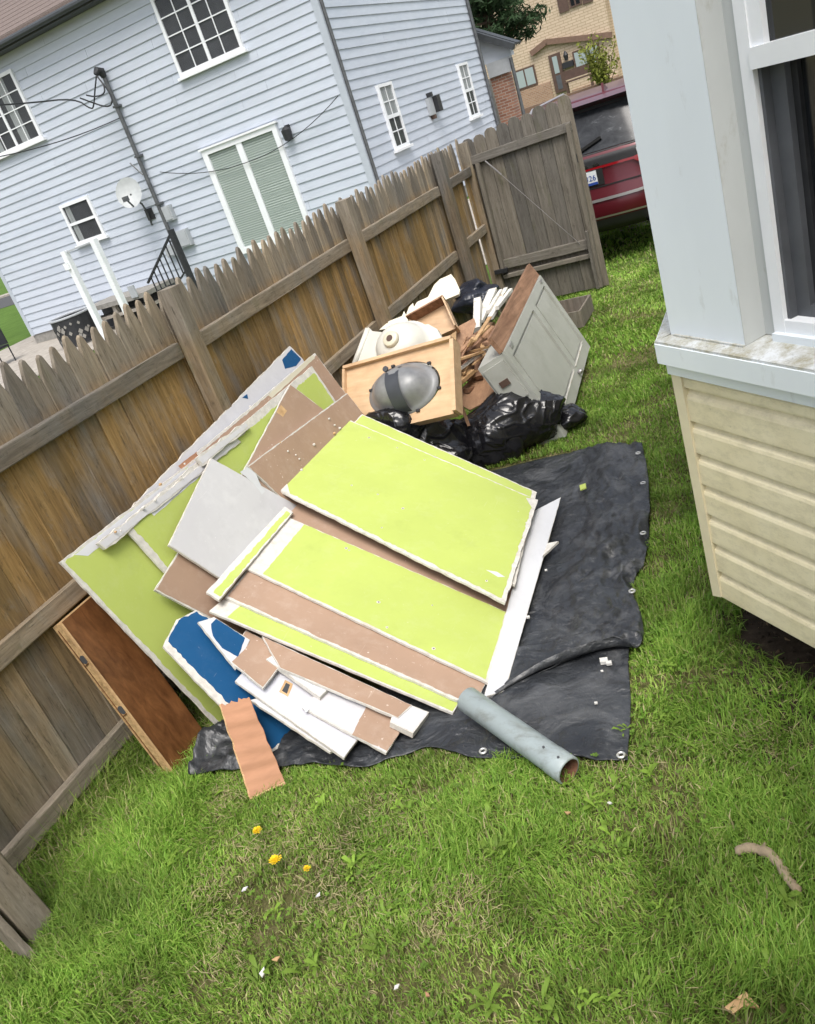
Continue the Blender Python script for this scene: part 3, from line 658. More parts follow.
# narrow side windows
for (tl, br) in (((374, 86), (407, 145)), ((455, 65), (478, 115))):
    a = onX(*tl, HX); b = onX(*br, HX); y0, y1, z0, z1 = a.y, b.y, b.z, a.z
    x = HX
    w = part('window', MB().box(x-0.01, x+0.075, y0, y0+0.06, z0, z1).box(x-0.01, x+0.075, y1-0.06, y1, z0, z1).box(x-0.01, x+0.075, y0+0.06, y1-0.06, z0, z0+0.06).box(x-0.01, x+0.075, y0+0.06, y1-0.06, z1-0.06, z1), 'white', bh)
    part('sill', MB().box(x+0.02, x+0.12, y0-0.06, y1+0.06, z0-0.05, z0-0.001), 'white', w)
    part('backing', MB().box(x+0.032, x+0.036, y0+0.06, y1-0.06, z0+0.06, z1-0.06), 'dark', w)
    zm = (z0+z1)/2
    part('curtain', MB().grid(lambda u, t: (x+0.040+0.002*math.sin(u*20), y0+0.06+(y1-y0-0.12)*u, zm+(z1-0.06-zm)*t), 24, 2), 'curtain', w)
    part('pane', MB().box(x+0.044, x+0.0462, y0+0.06, y1-0.06, z0+0.06, z1-0.06), 'glass', w)
    part('meeting_rail', MB().box(x+0.0465, x+0.07, y0+0.06, y1-0.06, zm-0.035, zm+0.035), 'white', w)
    ym = (y0+y1)/2; part('muntin', MB().box(x+0.0465, x+0.058, ym-0.012, ym+0.012, z0+0.06, z1-0.06), 'white', w)
    for zz in (z0+(z1-z0)*0.27, z0+(z1-z0)*0.73): part('muntin', MB().box(x+0.0466, x+0.0578, y0+0.06, y1-0.06, zz-0.012, zz+0.012), 'white', w)
# exhaust vent on the side wall
a = onX(429, 108, HX)
vt = part('dryer_vent', MB().box(HX+0.01, HX+0.10, a.y-0.16, a.y+0.10, a.z-0.16, a.z+0.20), 'greybox', bh)
part('flap', MB().box(HX+0.05, HX+0.20, a.y+0.12, a.y+0.34, a.z-0.14, a.z+0.20), 'iron', vt)
part('hood', MB().box(HX+0.02, HX+0.14, a.y-0.02, a.y+0.09, a.z+0.21, a.z+0.30), 'iron', vt)
part('cap', MB().box(HX+0.02, HX+0.12, a.y-0.08, a.y+0.02, a.z-0.25, a.z-0.165), 'darkbrown', vt)
# wall lantern by the sliding door
a = onY(290, 132, HY)
ln = part('wall_lantern', MB().box(a.x-0.05, a.x+0.05, HY-0.06, HY-0.015, a.z-0.02, a.z+0.14), 'iron', bh)
part('lantern_cage', MB().tube([(a.x, HY-0.13, a.z-0.14), (a.x, HY-0.13, a.z-0.12), (a.x, HY-0.13, a.z+0.06), (a.x, HY-0.13, a.z+0.12)], [0.04, 0.085, 0.10, 0.03], 10), 'iron', ln)
# service mast, weatherhead and wires
a = onY(103, 74, HY-0.12); b = onY(192, 285, HY-0.12)
ms = part('service_mast', MB().tube([(a.x, HY-0.12, a.z), (a.x-0.02, HY-0.12, 2.6), (a.x-0.04, HY-0.12, 0.30)], 0.045, 10), 'pole', bh)
part('weatherhead', MB().tube([(a.x, HY-0.12, a.z-0.06), (a.x, HY-0.14, a.z+0.05), (a.x-0.03, HY-0.22, a.z+0.08), (a.x-0.05, HY-0.27, a.z+0.02)], [0.06, 0.085, 0.08, 0.05], 10), 'iron', ms)
for zc in (4.2, 3.2, 2.2, 1.4): part('clamp', MB().box(a.x-0.07, a.x+0.06, HY-0.172, HY-0.014, zc-0.02, zc+0.02), 'pole', ms)
def sagpath(p, q, sag, n=10):
    p, q = Vector(p), Vector(q); return [p.lerp(q, i/n)+Vector((0, 0, -4*sag*(i/n)*(1-i/n))) for i in range(n+1)]
hd = Vector((a.x-0.05, HY-0.27, a.z))
def yy(x, y2, d): return onY(x, y2, HY-d)
wire_paths = [[hd, yy(95, 90, .35), yy(94, 105, .4), yy(92, 110, .4), yy(75, 98, .5), yy(30, 103, 1.2), yy(-30, 107, 2.5)],
              [hd, yy(104, 85, .35), yy(105, 94, .4), yy(95, 97, .4), yy(86, 95, .5)],
              [hd, yy(112, 95, .3), yy(112, 105, .35), yy(106, 107, .4), yy(96, 104, .4), yy(80, 98, .5)]]
for wp in wire_paths:
    # smooth the polyline
    pts = wp
    for _ in range(2):
        q2 = [pts[0]]
        for p, q in zip(pts[:-1], pts[1:]): q2 += [p.lerp(q, .25), p.lerp(q, .75)]
        pts = q2+[pts[-1]]
    part('service_wire', MB().tube(pts, 0.016, 5), 'iron', ms)
part('service_wire', MB().tube(sagpath(onY(122, 117, HY-0.1), onY(-40, 163, HY-2.5), 0.12), 0.011, 5), 'iron', ms)
part('service_wire', MB().tube(sagpath(onY(160, 172, HY-0.1), onY(245, 163, HY-.12), 0.10), 0.008, 5), 'iron', ms)
part('service_wire', MB().tube(sagpath(onY(245, 163, HY-0.12), onY(338, 96, HY-.12), 0.15), 0.008, 5), 'iron', ms)
part('bracket', MB().tube([onY(130, 163, HY-.1), onY(143, 175, HY-.12)], 0.015, 5), 'pole', ms)
for (x, y2, w, h) in ((169, 213, .22, .32), (184, 238, .34, .36), (172, 250, .3, .26)):
    p = onY(x, y2, HY-0.08); mb2 = part('meter_box', MB().box(p.x-w/2, p.x+w/2, HY-0.14, HY-0.014, p.z-h/2, p.z+h/2), 'greybox', bh)
    part('cover', MB().box(p.x-w/2+0.03, p.x+w/2-0.03, HY-0.155, HY-0.1405, p.z-h/2+0.03, p.z+h/2-0.03), 'greybox', mb2)
# front porch of the blue house: gable, brick column
PYY = 25.2
pa = onY(474, 18, PYY); pb = onY(504, 47, PYY); pc = onY(482, 62, PYY)
px1 = pb.x+0.15
part('porch_gable', MB().prism([(HX-0.3, PYY, pb.z-0.25), (px1, PYY, pb.z-0.25), (px1, PYY, pb.z+0.0), (HX-0.3, PYY, pb.z+0.0+(px1-HX+0.3)*0.62)], (0, 0.3, 0)), 'siding_blue', bh)
part('porch_beam', MB().box(HX-0.2, px1-0.05, PYY-0.06, PYY+0.2, pb.z-0.62, pb.z-0.252), 'greybox', bh)
part('porch_rake', MB().beam((px1+0.16, PYY-0.12, pb.z-0.08), (HX-0.45, PYY-0.12, pb.z+0.02+(px1-HX+0.45)*0.62), 0.16, 0.22, (0, -1, 0)), 'gutter', bh)
part('porch_roof', MB().beam((px1+0.2, PYY+0.25, pb.z-0.02), (HX-0.5, PYY+0.25, pb.z+0.10+(px1-HX+0.5)*0.62), 0.5, 0.06, (0, 0, 1)), 'gutter', bh)
bc = onY(498, 85, PYY)
part('porch_column', MB().box(px1-0.75, px1-0.25, PYY+0.02, PYY+0.5, 0, pb.z-0.62), 'brick', bh)
part('downspout', MB().tube([(px1-0.02, PYY-0.08, 0), (px1-0.02, PYY-0.08, pb.z-0.3)], 0.05, 8), 'pole', bh)
part('porch_wall', MB().box(HX-2.0, px1-0.8, PYY+1.6, PYY+1.7, 0, pb.z-0.62), 'foundation', bh)

# ------------------------------------------------------------------ things standing at the neighbour's house
ds = thing('satellite_dish', 'grey satellite dish on the blue house wall beside the mast', 'dish', onY(128, 195, HY))
a = onY(129, 193, HY-0.45); dn = Vector((0.42, -0.80, 0.42)).normalized()
u = dn.cross(Vector((0, 0, 1))).normalized(); w = u.cross(dn)
dm = MB(); vs = [a-dn*0.07]; 
for r_, dd in ((0.12, -0.06), (0.24, -0.03), (0.34, 0.02)):
    vs += [a+dn*dd+(u*math.cos(t)*r_*0.82+w*math.sin(t)*r_) for t in [2*math.pi*k/20 for k in range(20)]]
fs = [(0, 1+k, 1+(k+1) % 20) for k in range(20)]+[(1+20*j+k, 1+20*(j+1)+k, 1+20*(j+1)+(k+1) % 20, 1+20*j+(k+1) % 20) for j in range(2) for k in range(20)]
dm.add(vs, fs); part('reflector', dm, 'dish', ds, True)
p = onY(147, 212, HY-0.1)
part('arm', MB().tube([a-dn*0.06, a-dn*0.1+Vector((0.1, 0.1, -0.25)), p, onY(152, 225, HY-0.02)], 0.022, 6), 'pole', ds)
part('receiver', MB().tube([a+w*-0.3, a+dn*0.40+w*-0.30], 0.02, 6).box(*[v for c in (a+dn*0.42+w*-0.3) for v in (c-0.05, c+0.05)]), 'pole', ds)
part('mount_plate', MB().box(p.x-0.10, p.x+0.10, HY-0.05, HY-0.022, p.z-0.18, p.z+0.06), 'iron', ds)

rl = thing('stair_railing', 'black iron stair railing by the blue house steps', 'railing', onY(175, 290, 14.3))
RY = 14.3
pt0 = onY(171, 231, RY); pt1 = onY(148, 283, RY); zb = -0.0
part('newel', MB().box(pt0.x-0.04, pt0.x+0.05, RY-0.05, RY+0.05, 0, pt0.z+0.03), 'iron', rl)
part('handrail', MB().beam((pt0.x, RY, pt0.z-0.02), (pt1.x, RY, pt1.z), 0.05, 0.04), 'iron', rl)
part('bottom_rail', MB().beam((pt0.x, RY, pt0.z-0.78), (pt1.x, RY, pt1.z-0.62), 0.03, 0.03), 'iron', rl)
for k in range(1, 8):
    t = k/8; xx = pt0.x+(pt1.x-pt0.x)*t; zt = pt0.z-0.02+(pt1.z-pt0.z+0.02)*t
    part('baluster', MB().box(xx-0.011, xx+0.011, RY-0.011, RY+0.011, zt-0.76, zt-0.02), 'iron', rl)
WY = 13.3
wf = thing('white_pipe_frame', 'tall white two-post frame standing before the small blue house window', 'frame', onY(100, 320, WY))
a0 = onY(64, 251, WY); b0 = onY(93, 239, WY)
part('post', MB().box(a0.x-0.06, a0.x+0.06, WY-0.06, WY+0.06, 0, a0.z), 'white', wf)
part('post', MB().box(b0.x-0.06, b0.x+0.06, WY-0.06, WY+0.06, 0, b0.z), 'white', wf)
part('top_bar', MB().beam((a0.x, WY, a0.z-0.04), (b0.x, WY, b0.z-0.04), 0.03, 0.03), 'greybox', wf)
part('hook', MB().box(a0.x-0.10, a0.x+0.02, WY-0.10, WY-0.061, a0.z-0.36, a0.z-0.22), 'white', wf)
fp = thing('burn_basket', 'black cut-metal basket on the patio left of the white frame', 'basket', onY(75, 345, 13.9))
a0 = onY(66, 316, 13.9); bw = 0.46
part('body', MB().tube([(a0.x+0.12, 13.9, 0.06), (a0.x+0.12, 13.9, a0.z)], bw, 16, False), 'iron', fp)
part('rim', MB().tube([(a0.x+0.12+bw*math.cos(t), 13.9+bw*math.sin(t), a0.z) for t in [2*math.pi*k/24 for k in range(25)]], 0.025, 6, False), 'greybox', fp)
for k in range(26):
    t = math.pi+random.uniform(0.1, math.pi-0.1); zz = random.uniform(0.15, a0.z-0.1); s_ = random.uniform(0.03, 0.06)
    c0 = Vector((a0.x+0.12+math.cos(t)*bw*1.005, 13.9+math.sin(t)*bw*1.005, zz)); tv = Vector((-math.sin(t), math.cos(t), 0))
    part('cutout', MB().prism([c0-tv*s_, c0+Vector((0, 0, s_*1.2)), c0+tv*s_, c0-Vector((0, 0, s_*1.2))], Vector((math.cos(t), math.sin(t), 0))*0.006), 'foundation', fp)
stp = thing('back_steps', 'grey platform with dark open sides under the small window', 'steps', onY(115, 305, 14.6))
a0 = onY(83, 309, 14.6); b0 = onY(146, 283, 14.6)
part('slab', MB().box(a0.x, b0.x, 14.4, HY-0.05, a0.z-0.10, a0.z), 'foundation', stp)
for xx in (a0.x+0.06, (a0.x+b0.x)/2, b0.x-0.08): part('support', MB().box(xx-0.05, xx+0.05, 14.45, 14.55, 0, a0.z-0.101), 'concrete', stp)
part('shelf', MB().box(a0.x+0.05, b0.x-0.02, 14.42, 14.9, 0.30, 0.36), 'concrete', stp)
part('back_panel', MB().box(a0.x+0.02, b0.x-0.02, 15.1, 15.15, 0, a0.z-0.102), 'dark', stp)
p = onY(132, 292, 14.35); part('outlet_cover', MB().box(p.x-0.09, p.x+0.09, 14.36, 14.395, p.z-0.13, p.z+0.13), 'greybox', stp)
ch = thing('patio_chair', 'dark patio chair cut off by the left edge above the fence', 'chair', onZ(5, 368, 0))
c0 = onZ(8, 366, 0)
part('seat', MB().box(c0.x-0.5, c0.x+0.02, c0.y-0.2, c0.y+0.3, 0.40, 0.45), 'iron', ch)
part('backrest', MB().box(c0.x-0.5, c0.x+0.02, c0.y+0.27, c0.y+0.31, 0.46, 0.95), 'iron', ch)
for (dx, dy) in ((0, -.18), (0, .28), (-.48, -.18), (-.48, .28)): part('leg', MB().tube([(c0.x+dx, c0.y+dy, 0), (c0.x+dx, c0.y+dy, 0.42)], 0.016, 6), 'iron', ch)
pp = [onZ(x, y2, 0) for x, y2 in ((-60, 420), (-40, 372), (34, 336), (180, 282), (260, 262), (200, 300), (60, 366))]
struct('patio', MB().prism([(p.x, p.y, 0.0) for p in pp], (0, 0, 0.03)), 'concrete')
struct('driveway', MB().box(-7.3, -1.0, 11.6, 31.0, -0.006, 0.0), 'concrete')
struct('street', MB().box(-200, 120, 31.0, 39.0, -0.006, 0.004), 'asphalt')
struct('sidewalk', MB().box(-200, 120, 39.0, 40.4, -0.004, 0.11), 'concrete')
struct('far_lawn', MB().box(-200, 120, 40.4, 70.0, -0.01, 0.09), 'ground')

# ------------------------------------------------------------------ tan house across the street
TY = 48.0
th_ = thing('tan_house', 'two storey tan shake sided house across the street', 'house', (-11, TY, 0))
xr = onY(641, 80, TY).x; xb = onY(611, 34, TY).x; xl = -26.0
part('wall', MB().box(xl, xb, TY, TY+8, 0, 7.2), 'tan', th_)
part('wall', MB().box(xb, xb+9, TY+0.9, TY+8, 0, 7.2), 'tan', th_)
bq = [onY(531, 54, TY-.1), onY(546, 42, TY-.1), onY(578, 38.5, TY-.1), onY(612, 34.5, TY-.1)]
for q0, q1 in zip(bq[:-1], bq[1:]): part('band', MB().beam(q0, q1, 0.22, 0.26), 'brownband', th_)
part('brick_skirt', MB().box(xl, onY(546, 60, TY).x, TY-0.12, TY-0.004, 0, onY(520, 97, TY).z+0.25), 'tanbrick', th_)
part('brick_skirt', MB().box(onY(566, 60, TY).x, xb+0.01, TY-0.12, TY-0.004, 0, onY(590, 84, TY).z), 'tanbrick', th_)
def twin(tl, br, dark, shutters=False, split=True):
    a = onY(*tl, TY-0.06); b = onY(*br, TY-0.06)
    w = part('window', MB().box(a.x, b.x, TY-0.09, TY-0.004, b.z, a.z), 'darkbrown', th_)
    mids = [(a.x+0.08, (a.x+b.x)/2-0.04), ((a.x+b.x)/2+0.04, b.x-0.08)] if split else [(a.x+0.08, b.x-0.08)]
    for (m0, m1) in mids: part('pane', MB().box(m0, m1, TY-0.10, TY-0.0905, b.z+0.08, a.z-0.08), dark, w)
    if shutters:
        for (s0, s1) in ((a.x-0.55, a.x-0.05), (b.x+0.05, b.x+0.55)): part('shutter', MB().box(s0, s1, TY-0.07, TY-0.004, b.z-0.05, a.z+0.05), 'darkbrown', w)
MT['paleglass'] = glass('pale_reflecting_glass', (0.32, 0.38, 0.38), 0.1, 1.0)
twin((572, 52), (602, 62), 'paleglass'); twin((513, 72), (538, 84), 'paleglass')
twin((566, -12), (582, 4), 'glass_dark', True)
a = onY(548, 56, TY-0.06); b = onY(567, 88, TY-0.06)
dd = part('door', MB().box(a.x, b.x-0.0, TY-0.10, TY-0.005, b.z-0.1, a.z), 'darkbrown', th_)
part('pane', MB().box(a.x+0.18, b.x-0.18, TY-0.115, TY-0.101, (a.z+b.z)/2-0.05, a.z-0.12), 'paleglass', dd)
part('lower_panel', MB().box(a.x+0.18, b.x-0.18, TY-0.112, TY-0.101, b.z+0.05, (a.z+b.z)/2-0.15), 'greyframe', dd)
p = onY(566, 56, TY-.1); part('porch_light', MB().tube([(p.x, TY-0.15, p.z-0.2), (p.x, TY-0.15, p.z+0.05), (p.x, TY-0.15, p.z+0.25)], [0.08, 0.13, 0.03], 8), 'iron', th_)
p = onY(568, 64, TY-.1); part('mailbox', MB().box(p.x-0.28, p.x+0.28, TY-0.2, TY-0.01, p.z-0.16, p.z+0.12), 'iron', th_)
part('roof', MB().prism([(xl-1, TY-0.5, 7.2), (xb+9.5, TY-0.5, 7.2), (xb+9.5, TY+4, 9.6), (xl-1, TY+4, 9.6)], (0, 0, 0.2)), 'shingle', th_)
a = onY(515, 110, 44.0); b = onY(640, 72, 44.0)
solo('retaining_wall', MB().box(a.x-6, b.x+2, 44.0, 44.4, 0, (a.z+b.z)/2), 'brownband', 'low brown garden wall before the tan house', 'wall')
a = onY(578, 76, 46.5); bn = thing('garden_bench', 'brown wooden bench under the tan house front window', 'bench', (a.x, 46.5, 0.1))
part('seat', MB().box(a.x-0.7, a.x+0.7, 46.3, 46.7, a.z-0.15, a.z-0.08), 'darkbrown', bn)
part('backrest', MB().box(a.x-0.7, a.x+0.7, 46.68, 46.74, a.z-0.02, a.z+0.4), 'darkbrown', bn)
for dx in (-0.62, 0.62): part('leg', MB().box(a.x+dx-0.04, a.x+dx+0.04, 46.32, 46.68, 0.09, a.z-0.151), 'darkbrown', bn)

def leafmass(name, pts, size, mat, parent, seed=1, aspect=2.2):
    r = np.random.default_rng(seed); n = len(pts)
    a = r.normal(size=(n, 3)); a /= np.linalg.norm(a, axis=1)[:, None]
    b = np.cross(a, r.normal(size=(n, 3))); b /= np.linalg.norm(b, axis=1)[:, None]
    s = size*r.uniform(0.6, 1.4, (n, 1)); P = np.array(pts)
    v = np.stack([P-a*s, P+b*s/aspect, P+a*s, P-b*s/aspect], 1).reshape(-1, 3)
    me = bpy.data.meshes.new(name); me.vertices.add(4*n); me.vertices.foreach_set('co', v.astype(np.float32).ravel())
    me.loops.add(4*n); me.loops.foreach_set('vertex_index', np.arange(4*n, dtype=np.int32))
    me.polygons.add(n); me.polygons.foreach_set('loop_start', np.arange(0, 4*n, 4, dtype=np.int32)); me.polygons.foreach_set('loop_total', np.full(n, 4, np.int32))
    me.update(); me.materials.append(MT[mat]); return link(name, me, parent)
# pine between the houses
TY2 = 33.0
tb = onY(507, 95, TY2); pine = thing('pine_tree', 'dark green pine tree rising behind the blue house porch', 'tree', (tb.x, TY2, 0))
part('trunk', MB().tube([(tb.x, TY2, 0), (tb.x+0.1, TY2, 3), (tb.x-0.2, TY2, 7), (tb.x-0.1, TY2, 10.5)], [0.28, 0.22, 0.14, 0.03], 8), 'bark', pine)
pts = []; lim = MB()
for k in range(110):
    h = 3.1+7.2*(k/110); Lr = (1-((h-3.1)/8.4))*2.0*random.uniform(0.5, 1.1)+0.3; az = k*2.4+random.uniform(-.4, .4)
    d = Vector((math.cos(az), math.sin(az), random.uniform(-0.05, 0.35)))
    p0 = Vector((tb.x, TY2, h)); lim.tube([p0, p0+d*Lr*0.6, p0+d*Lr+Vector((0, 0, 0.12))], [0.05, 0.035, 0.01], 5)
    for q in range(240):
        t = random.random()**0.6; c = p0+d*Lr*t; pts.append(c+Vector((random.gauss(0, .16), random.gauss(0, .16), random.gauss(0.06, .11))))
part('limbs', lim, 'bark', pine)
leafmass('crown', [tuple(p) for p in pts], 0.14, 'needles', pine, 3, 5.0)
sb = onY(602, 78, 43.0); shb = thing('young_shrub', 'small yellow-green shrub before the tan house window', 'shrub', (sb.x, 43.0, 0.1))
pts = []; lim = MB()
for k in range(26):
    az = random.uniform(0, 6.28); tip = Vector((sb.x+math.cos(az)*random.uniform(.2, 1.1), 43+math.sin(az)*0.8, random.uniform(1.2, 3.0)))
    lim.tube([(sb.x, 43, 0.1), (sb.x*0.5+tip.x*0.5, 43, tip.z*0.5), tip], [0.03, 0.02, 0.008], 4)
    for q in range(42): t = random.uniform(.35, 1); pts.append((sb.x+(tip.x-sb.x)*t+random.gauss(0, .1), 43+(tip.y-43)*t+random.gauss(0, .1), 0.1+(tip.z-.1)*t+random.gauss(0, .1)))
part('stems', lim, 'bark', shb); leafmass('leaves', pts, 0.09, 'leaves', shb, 5)

# ------------------------------------------------------------------ red SUV behind the gate
CX, CY = -2.255, 9.78
suv = thing('red_suv', 'dark red sport utility vehicle seen from behind beyond the gate', 'car', (CX, CY+2.4, 0))
REAR = [(0.30, 0.16), (0.36, 0.05), (0.50, 0.0), (0.70, 0.02), (0.78, 0.07), (0.98, 0.085), (1.10, 0.10), (1.16, 0.14), (1.55, 0.34), (1.62, 0.37)]
def rear_y(z):
    for (z0, y0), (z1, y1) in zip(REAR[:-1], REAR[1:]):
        if z0 <= z <= z1: return y0+(y1-y0)*(z-z0)/(z1-z0)
    return REAR[-1][1] if z > 1 else REAR[0][1]
def hw(z):
    return np.interp(z, [0.3, 0.45, 0.7, 1.0, 1.12, 1.62, 1.74, 1.80], [0.86, 0.93, 0.955, 0.955, 0.93, 0.76, 0.68, 0.52])
def surf(s, z, off=0.0):
    x = s*hw(z); y = rear_y(z)+0.16*abs(s)**5-off
    return Vector((CX+x, CY+y, z))
prof = [(y, z) for z, y in REAR]+[(0.40, 1.70), (0.6, 1.72), (1.6, 1.735), (2.6, 1.70), (3.0, 1.64), (3.7, 1.22), (3.9, 1.12), (4.9, 1.00), (5.05, 0.80), (5.08, 0.45), (5.0, 0.30)]
ss = [-1, -0.93, -0.8, -0.5, 0, 0.5, 0.8, 0.93, 1]
bm_ = MB(); npf = len(prof)
for s in ss:
    for (y, z) in prof:
        bm_.v.append((CX+s*hw(z), CY+y+(0.16*abs(s)**5 if y < 2.5 else -0.3*abs(s)**5), z-0.02*s*s*(z > 1.7)))
for i in range(len(ss)-1):
    for k in range(npf): bm_.f.append((i*npf+k, (i+1)*npf+k, (i+1)*npf+(k+1) % npf, i*npf+(k+1) % npf))
bm_.f += [tuple(range(npf)), tuple((len(ss)-1)*npf+k for k in range(npf-1, -1, -1))]
body = part('body', bm_, 'car_red', suv, True)
def patch(name, s0, s1, z0f, z1f, mat, off=0.006, n=12, parent=None, m=6):
    mb = MB()
    mb.grid(lambda u, t: surf(s0+(s1-s0)*u, z0f(s0+(s1-s0)*u)*(1-t)+z1f(s0+(s1-s0)*u)*t, off), n, m)
    return part(name, mb, mat, parent or suv, True)
C_ = lambda v: (lambda s: v)
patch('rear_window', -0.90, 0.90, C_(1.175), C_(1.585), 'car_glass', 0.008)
sp_ = MB(); sp_.grid(lambda u, t: Vector((CX+(u*2-1)*0.80, CY+0.40-0.20*t+0.10*abs(u*2-1)**4, 1.70-0.035*t)), 12, 3); sp_.grid(lambda u, t: Vector((CX+(u*2-1)*0.80, CY+0.20+0.16*t+0.10*abs(u*2-1)**4, 1.665-0.05*t)), 12, 3)
part('spoiler', sp_, 'car_red', suv, True)
patch('window_surround', -0.93, 0.93, C_(1.588), C_(1.64), 'car_black', 0.010)
patch('hatch_seam', -0.92, 0.92, C_(1.155), C_(1.168), 'car_black', 0.004)
wp = MB(); wp.beam(surf(-0.05, 1.20, 0.03), surf(0.30, 1.30, 0.035), 0.03, 0.03); part('wiper', wp, 'car_black', suv)
patch('lamp_bar', -0.62, 0.62, lambda s: 0.995, lambda s: 1.02, 'lamp_red', 0.012)
for sg in (-1, 1):
    patch('tail_light', sg*0.60, sg*0.995, lambda s: 0.995-0.09*min(1, max(0, (abs(s)-0.6)/0.12)), lambda s: 1.02+0.032*min(1, max(0, (abs(s)-0.6)/0.2)), 'lamp_red', 0.016)
    patch('reverse_lens', sg*0.66, sg*0.99, lambda s: 1.055, lambda s: 1.10, 'lamp_clear', 0.016)
patch('light_recess', -0.98, 0.98, C_(1.022), C_(1.125), 'car_black', 0.003)
patch('hatch_lower', -0.86, 0.86, C_(0.80), C_(0.815), 'car_black', 0.004)
patch('bumper_strip', -0.90, 0.90, lambda s: 0.66+0.05*abs(s)**6, lambda s: 0.69+0.06*abs(s)**6, 'silver', 0.012)
patch('bumper_lip', -0.93, 0.93, C_(0.475), C_(0.495), 'silver', 0.006)
patch('bumper_valance', -0.92, 0.92, C_(0.305), C_(0.46), 'car_black', 0.006)
pl = part('licence_plate', MB().box(CX-0.16, CX+0.16, CY+0.055, CY+0.065, 0.845, 0.99), 'plate_white', suv)
part('plate_band', MB().box(CX-0.16, CX+0.16, CY+0.0535, CY+0.0548, 0.845, 0.872), 'plate_blue', pl)
part('plate_recess', MB().box(CX-0.30, CX+0.23, CY+0.0655, CY+0.075, 0.825, 1.0), 'car_black', pl)
def text(name, body_, size, loc, mat, parent, rot=(math.radians(90), 0, 0), align='CENTER'):
    cu = bpy.data.curves.new(name, 'FONT'); cu.body = body_; cu.size = size; cu.align_x = align; cu.extrude = 0.001
    cu.materials.append(MT[mat]); o = bpy.data.objects.new(name, cu); COL.objects.link(o); o.location = loc; o.rotation_euler = rot
    o.parent = parent
    bpy.context.view_layer.update()
    me = bpy.data.meshes.new_from_object(o.evaluated_get(bpy.context.evaluated_depsgraph_get())); bpy.data.objects.remove(o)
    o2 = bpy.data.objects.new(name, me); COL.objects.link(o2); o2.location = loc; o2.rotation_euler = rot; o2.parent = parent; return o2
text('plate_number', '326', 0.082, (CX+0.150, CY+0.0525, 0.892), 'plate_blue', pl, align='RIGHT')
for k, xx in enumerate((0.04, 0.17)): part('badge', MB().obox(surf(xx/0.95, 1.045, 0.012), (0.035, 0, 0), (0, 0.004, 0), (0, 0, 0.012)), 'chrome', suv)
bd = MB()
for k in range(5): bd.obox(surf(0.70+0.035*k, 0.86+0.002*(k % 2), 0.012), (0.010, 0.002, 0), (0, 0.003, 0), (0.003, 0, 0.010))
part('model_badge', bd, 'chrome', suv)
part('exhaust_tip', MB().tube([(CX+0.66, CY+0.02, 0.37), (CX+0.66, CY+0.25, 0.37)], 0.06, 12, False), 'chrome', suv, True)
part('antenna_fin', MB().prism([(CX+0.30-0.012, CY+0.60, 1.70), (CX+0.30-0.012, CY+0.85, 1.72), (CX+0.30-0.012, CY+0.62, 1.80)], (0.024, 0, 0)), 'car_red', suv)
for sg in (-1, 1):
    part('roof_rail', MB().tube([(CX+sg*0.60, CY+0.75, 1.71), (CX+sg*0.60, CY+0.9, 1.745), (CX+sg*0.60, CY+2.6, 1.74), (CX+sg*0.60, CY+2.8, 1.69)], 0.014, 8), 'silver', suv)
    for yw in (1.02, 4.05):
        tw = MB(); cx_ = CX+sg*0.82
        tw.tube([(cx_-0.12, CY+yw, 0.33), (cx_+0.12, CY+yw, 0.33)], 0.39, 28); wh = part('wheel', tw, 'tyre', suv)
        part('rim', MB().tube([(cx_+sg*0.121, CY+yw, 0.33), (cx_+sg*0.13, CY+yw, 0.33)], 0.27, 20), 'silver', wh)
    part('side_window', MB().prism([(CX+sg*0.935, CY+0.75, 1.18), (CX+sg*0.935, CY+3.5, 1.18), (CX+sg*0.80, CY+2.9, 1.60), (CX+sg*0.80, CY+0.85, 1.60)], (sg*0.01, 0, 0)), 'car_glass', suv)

suv.location.z += 0.06
# ================================================================== TARP
def crv(pts, t):
    # Catmull-Rom through points by index parameter t in 0..1
    n = len(pts)-1; x = min(max(t, 0), 1)*n; i = min(int(x), n-1); f = x-i
    p = [Vector(pts[max(0, min(n, i+k))]) for k in (-1, 0, 1, 2)]
    return 0.5*((2*p[1])+(p[2]-p[0])*f+(2*p[0]-5*p[1]+4*p[2]-p[3])*f*f+(3*p[1]-p[0]-3*p[2]+p[3])*f**3)
def ridge(p, s, seed=0): return 1-abs(mnoise.noise(Vector((p.x*s+seed, p.y*s-seed, seed*0.7))))*2.2
def coons(far, right, near, left, nu, nv, zfn):
    # far, near: left->right ; left, right: far->near
    P00, P10, P01, P11 = crv(far, 0), crv(far, 1), crv(near, 0), crv(near, 1)
    def fn(u, v):
        a = crv(far, u)*(1-v)+crv(near, u)*v; b = crv(left, v)*(1-u)+crv(right, v)*u
        c = P00*(1-u)*(1-v)+P10*u*(1-v)+P01*(1-u)*v+P11*u*v
        p = a+b-c; p.z = zfn(u, v, p); return p
    return MB().grid(fn, nu, nv)
gp = lambda L: [onZ(x, y, 0.02) for x, y in L]
TARP_R = [(643, 447), (649, 480), (650, 528), (645, 563), (634, 581), (632, 592), (642, 618), (644, 644), (632, 654)]
TARP_N = [(632, 654), (612, 653), (567, 665), (520, 682), (488, 700), (468, 716), (450, 735)]
TARP_F = [(440, 478), (500, 466), (560, 452), (605, 446), (643, 447)]
tarp = thing('black_tarp', 'dusty black tarpaulin with eyelets spread on the grass under the drywall', 'tarp', (-1.4, 3.2, 0.02))
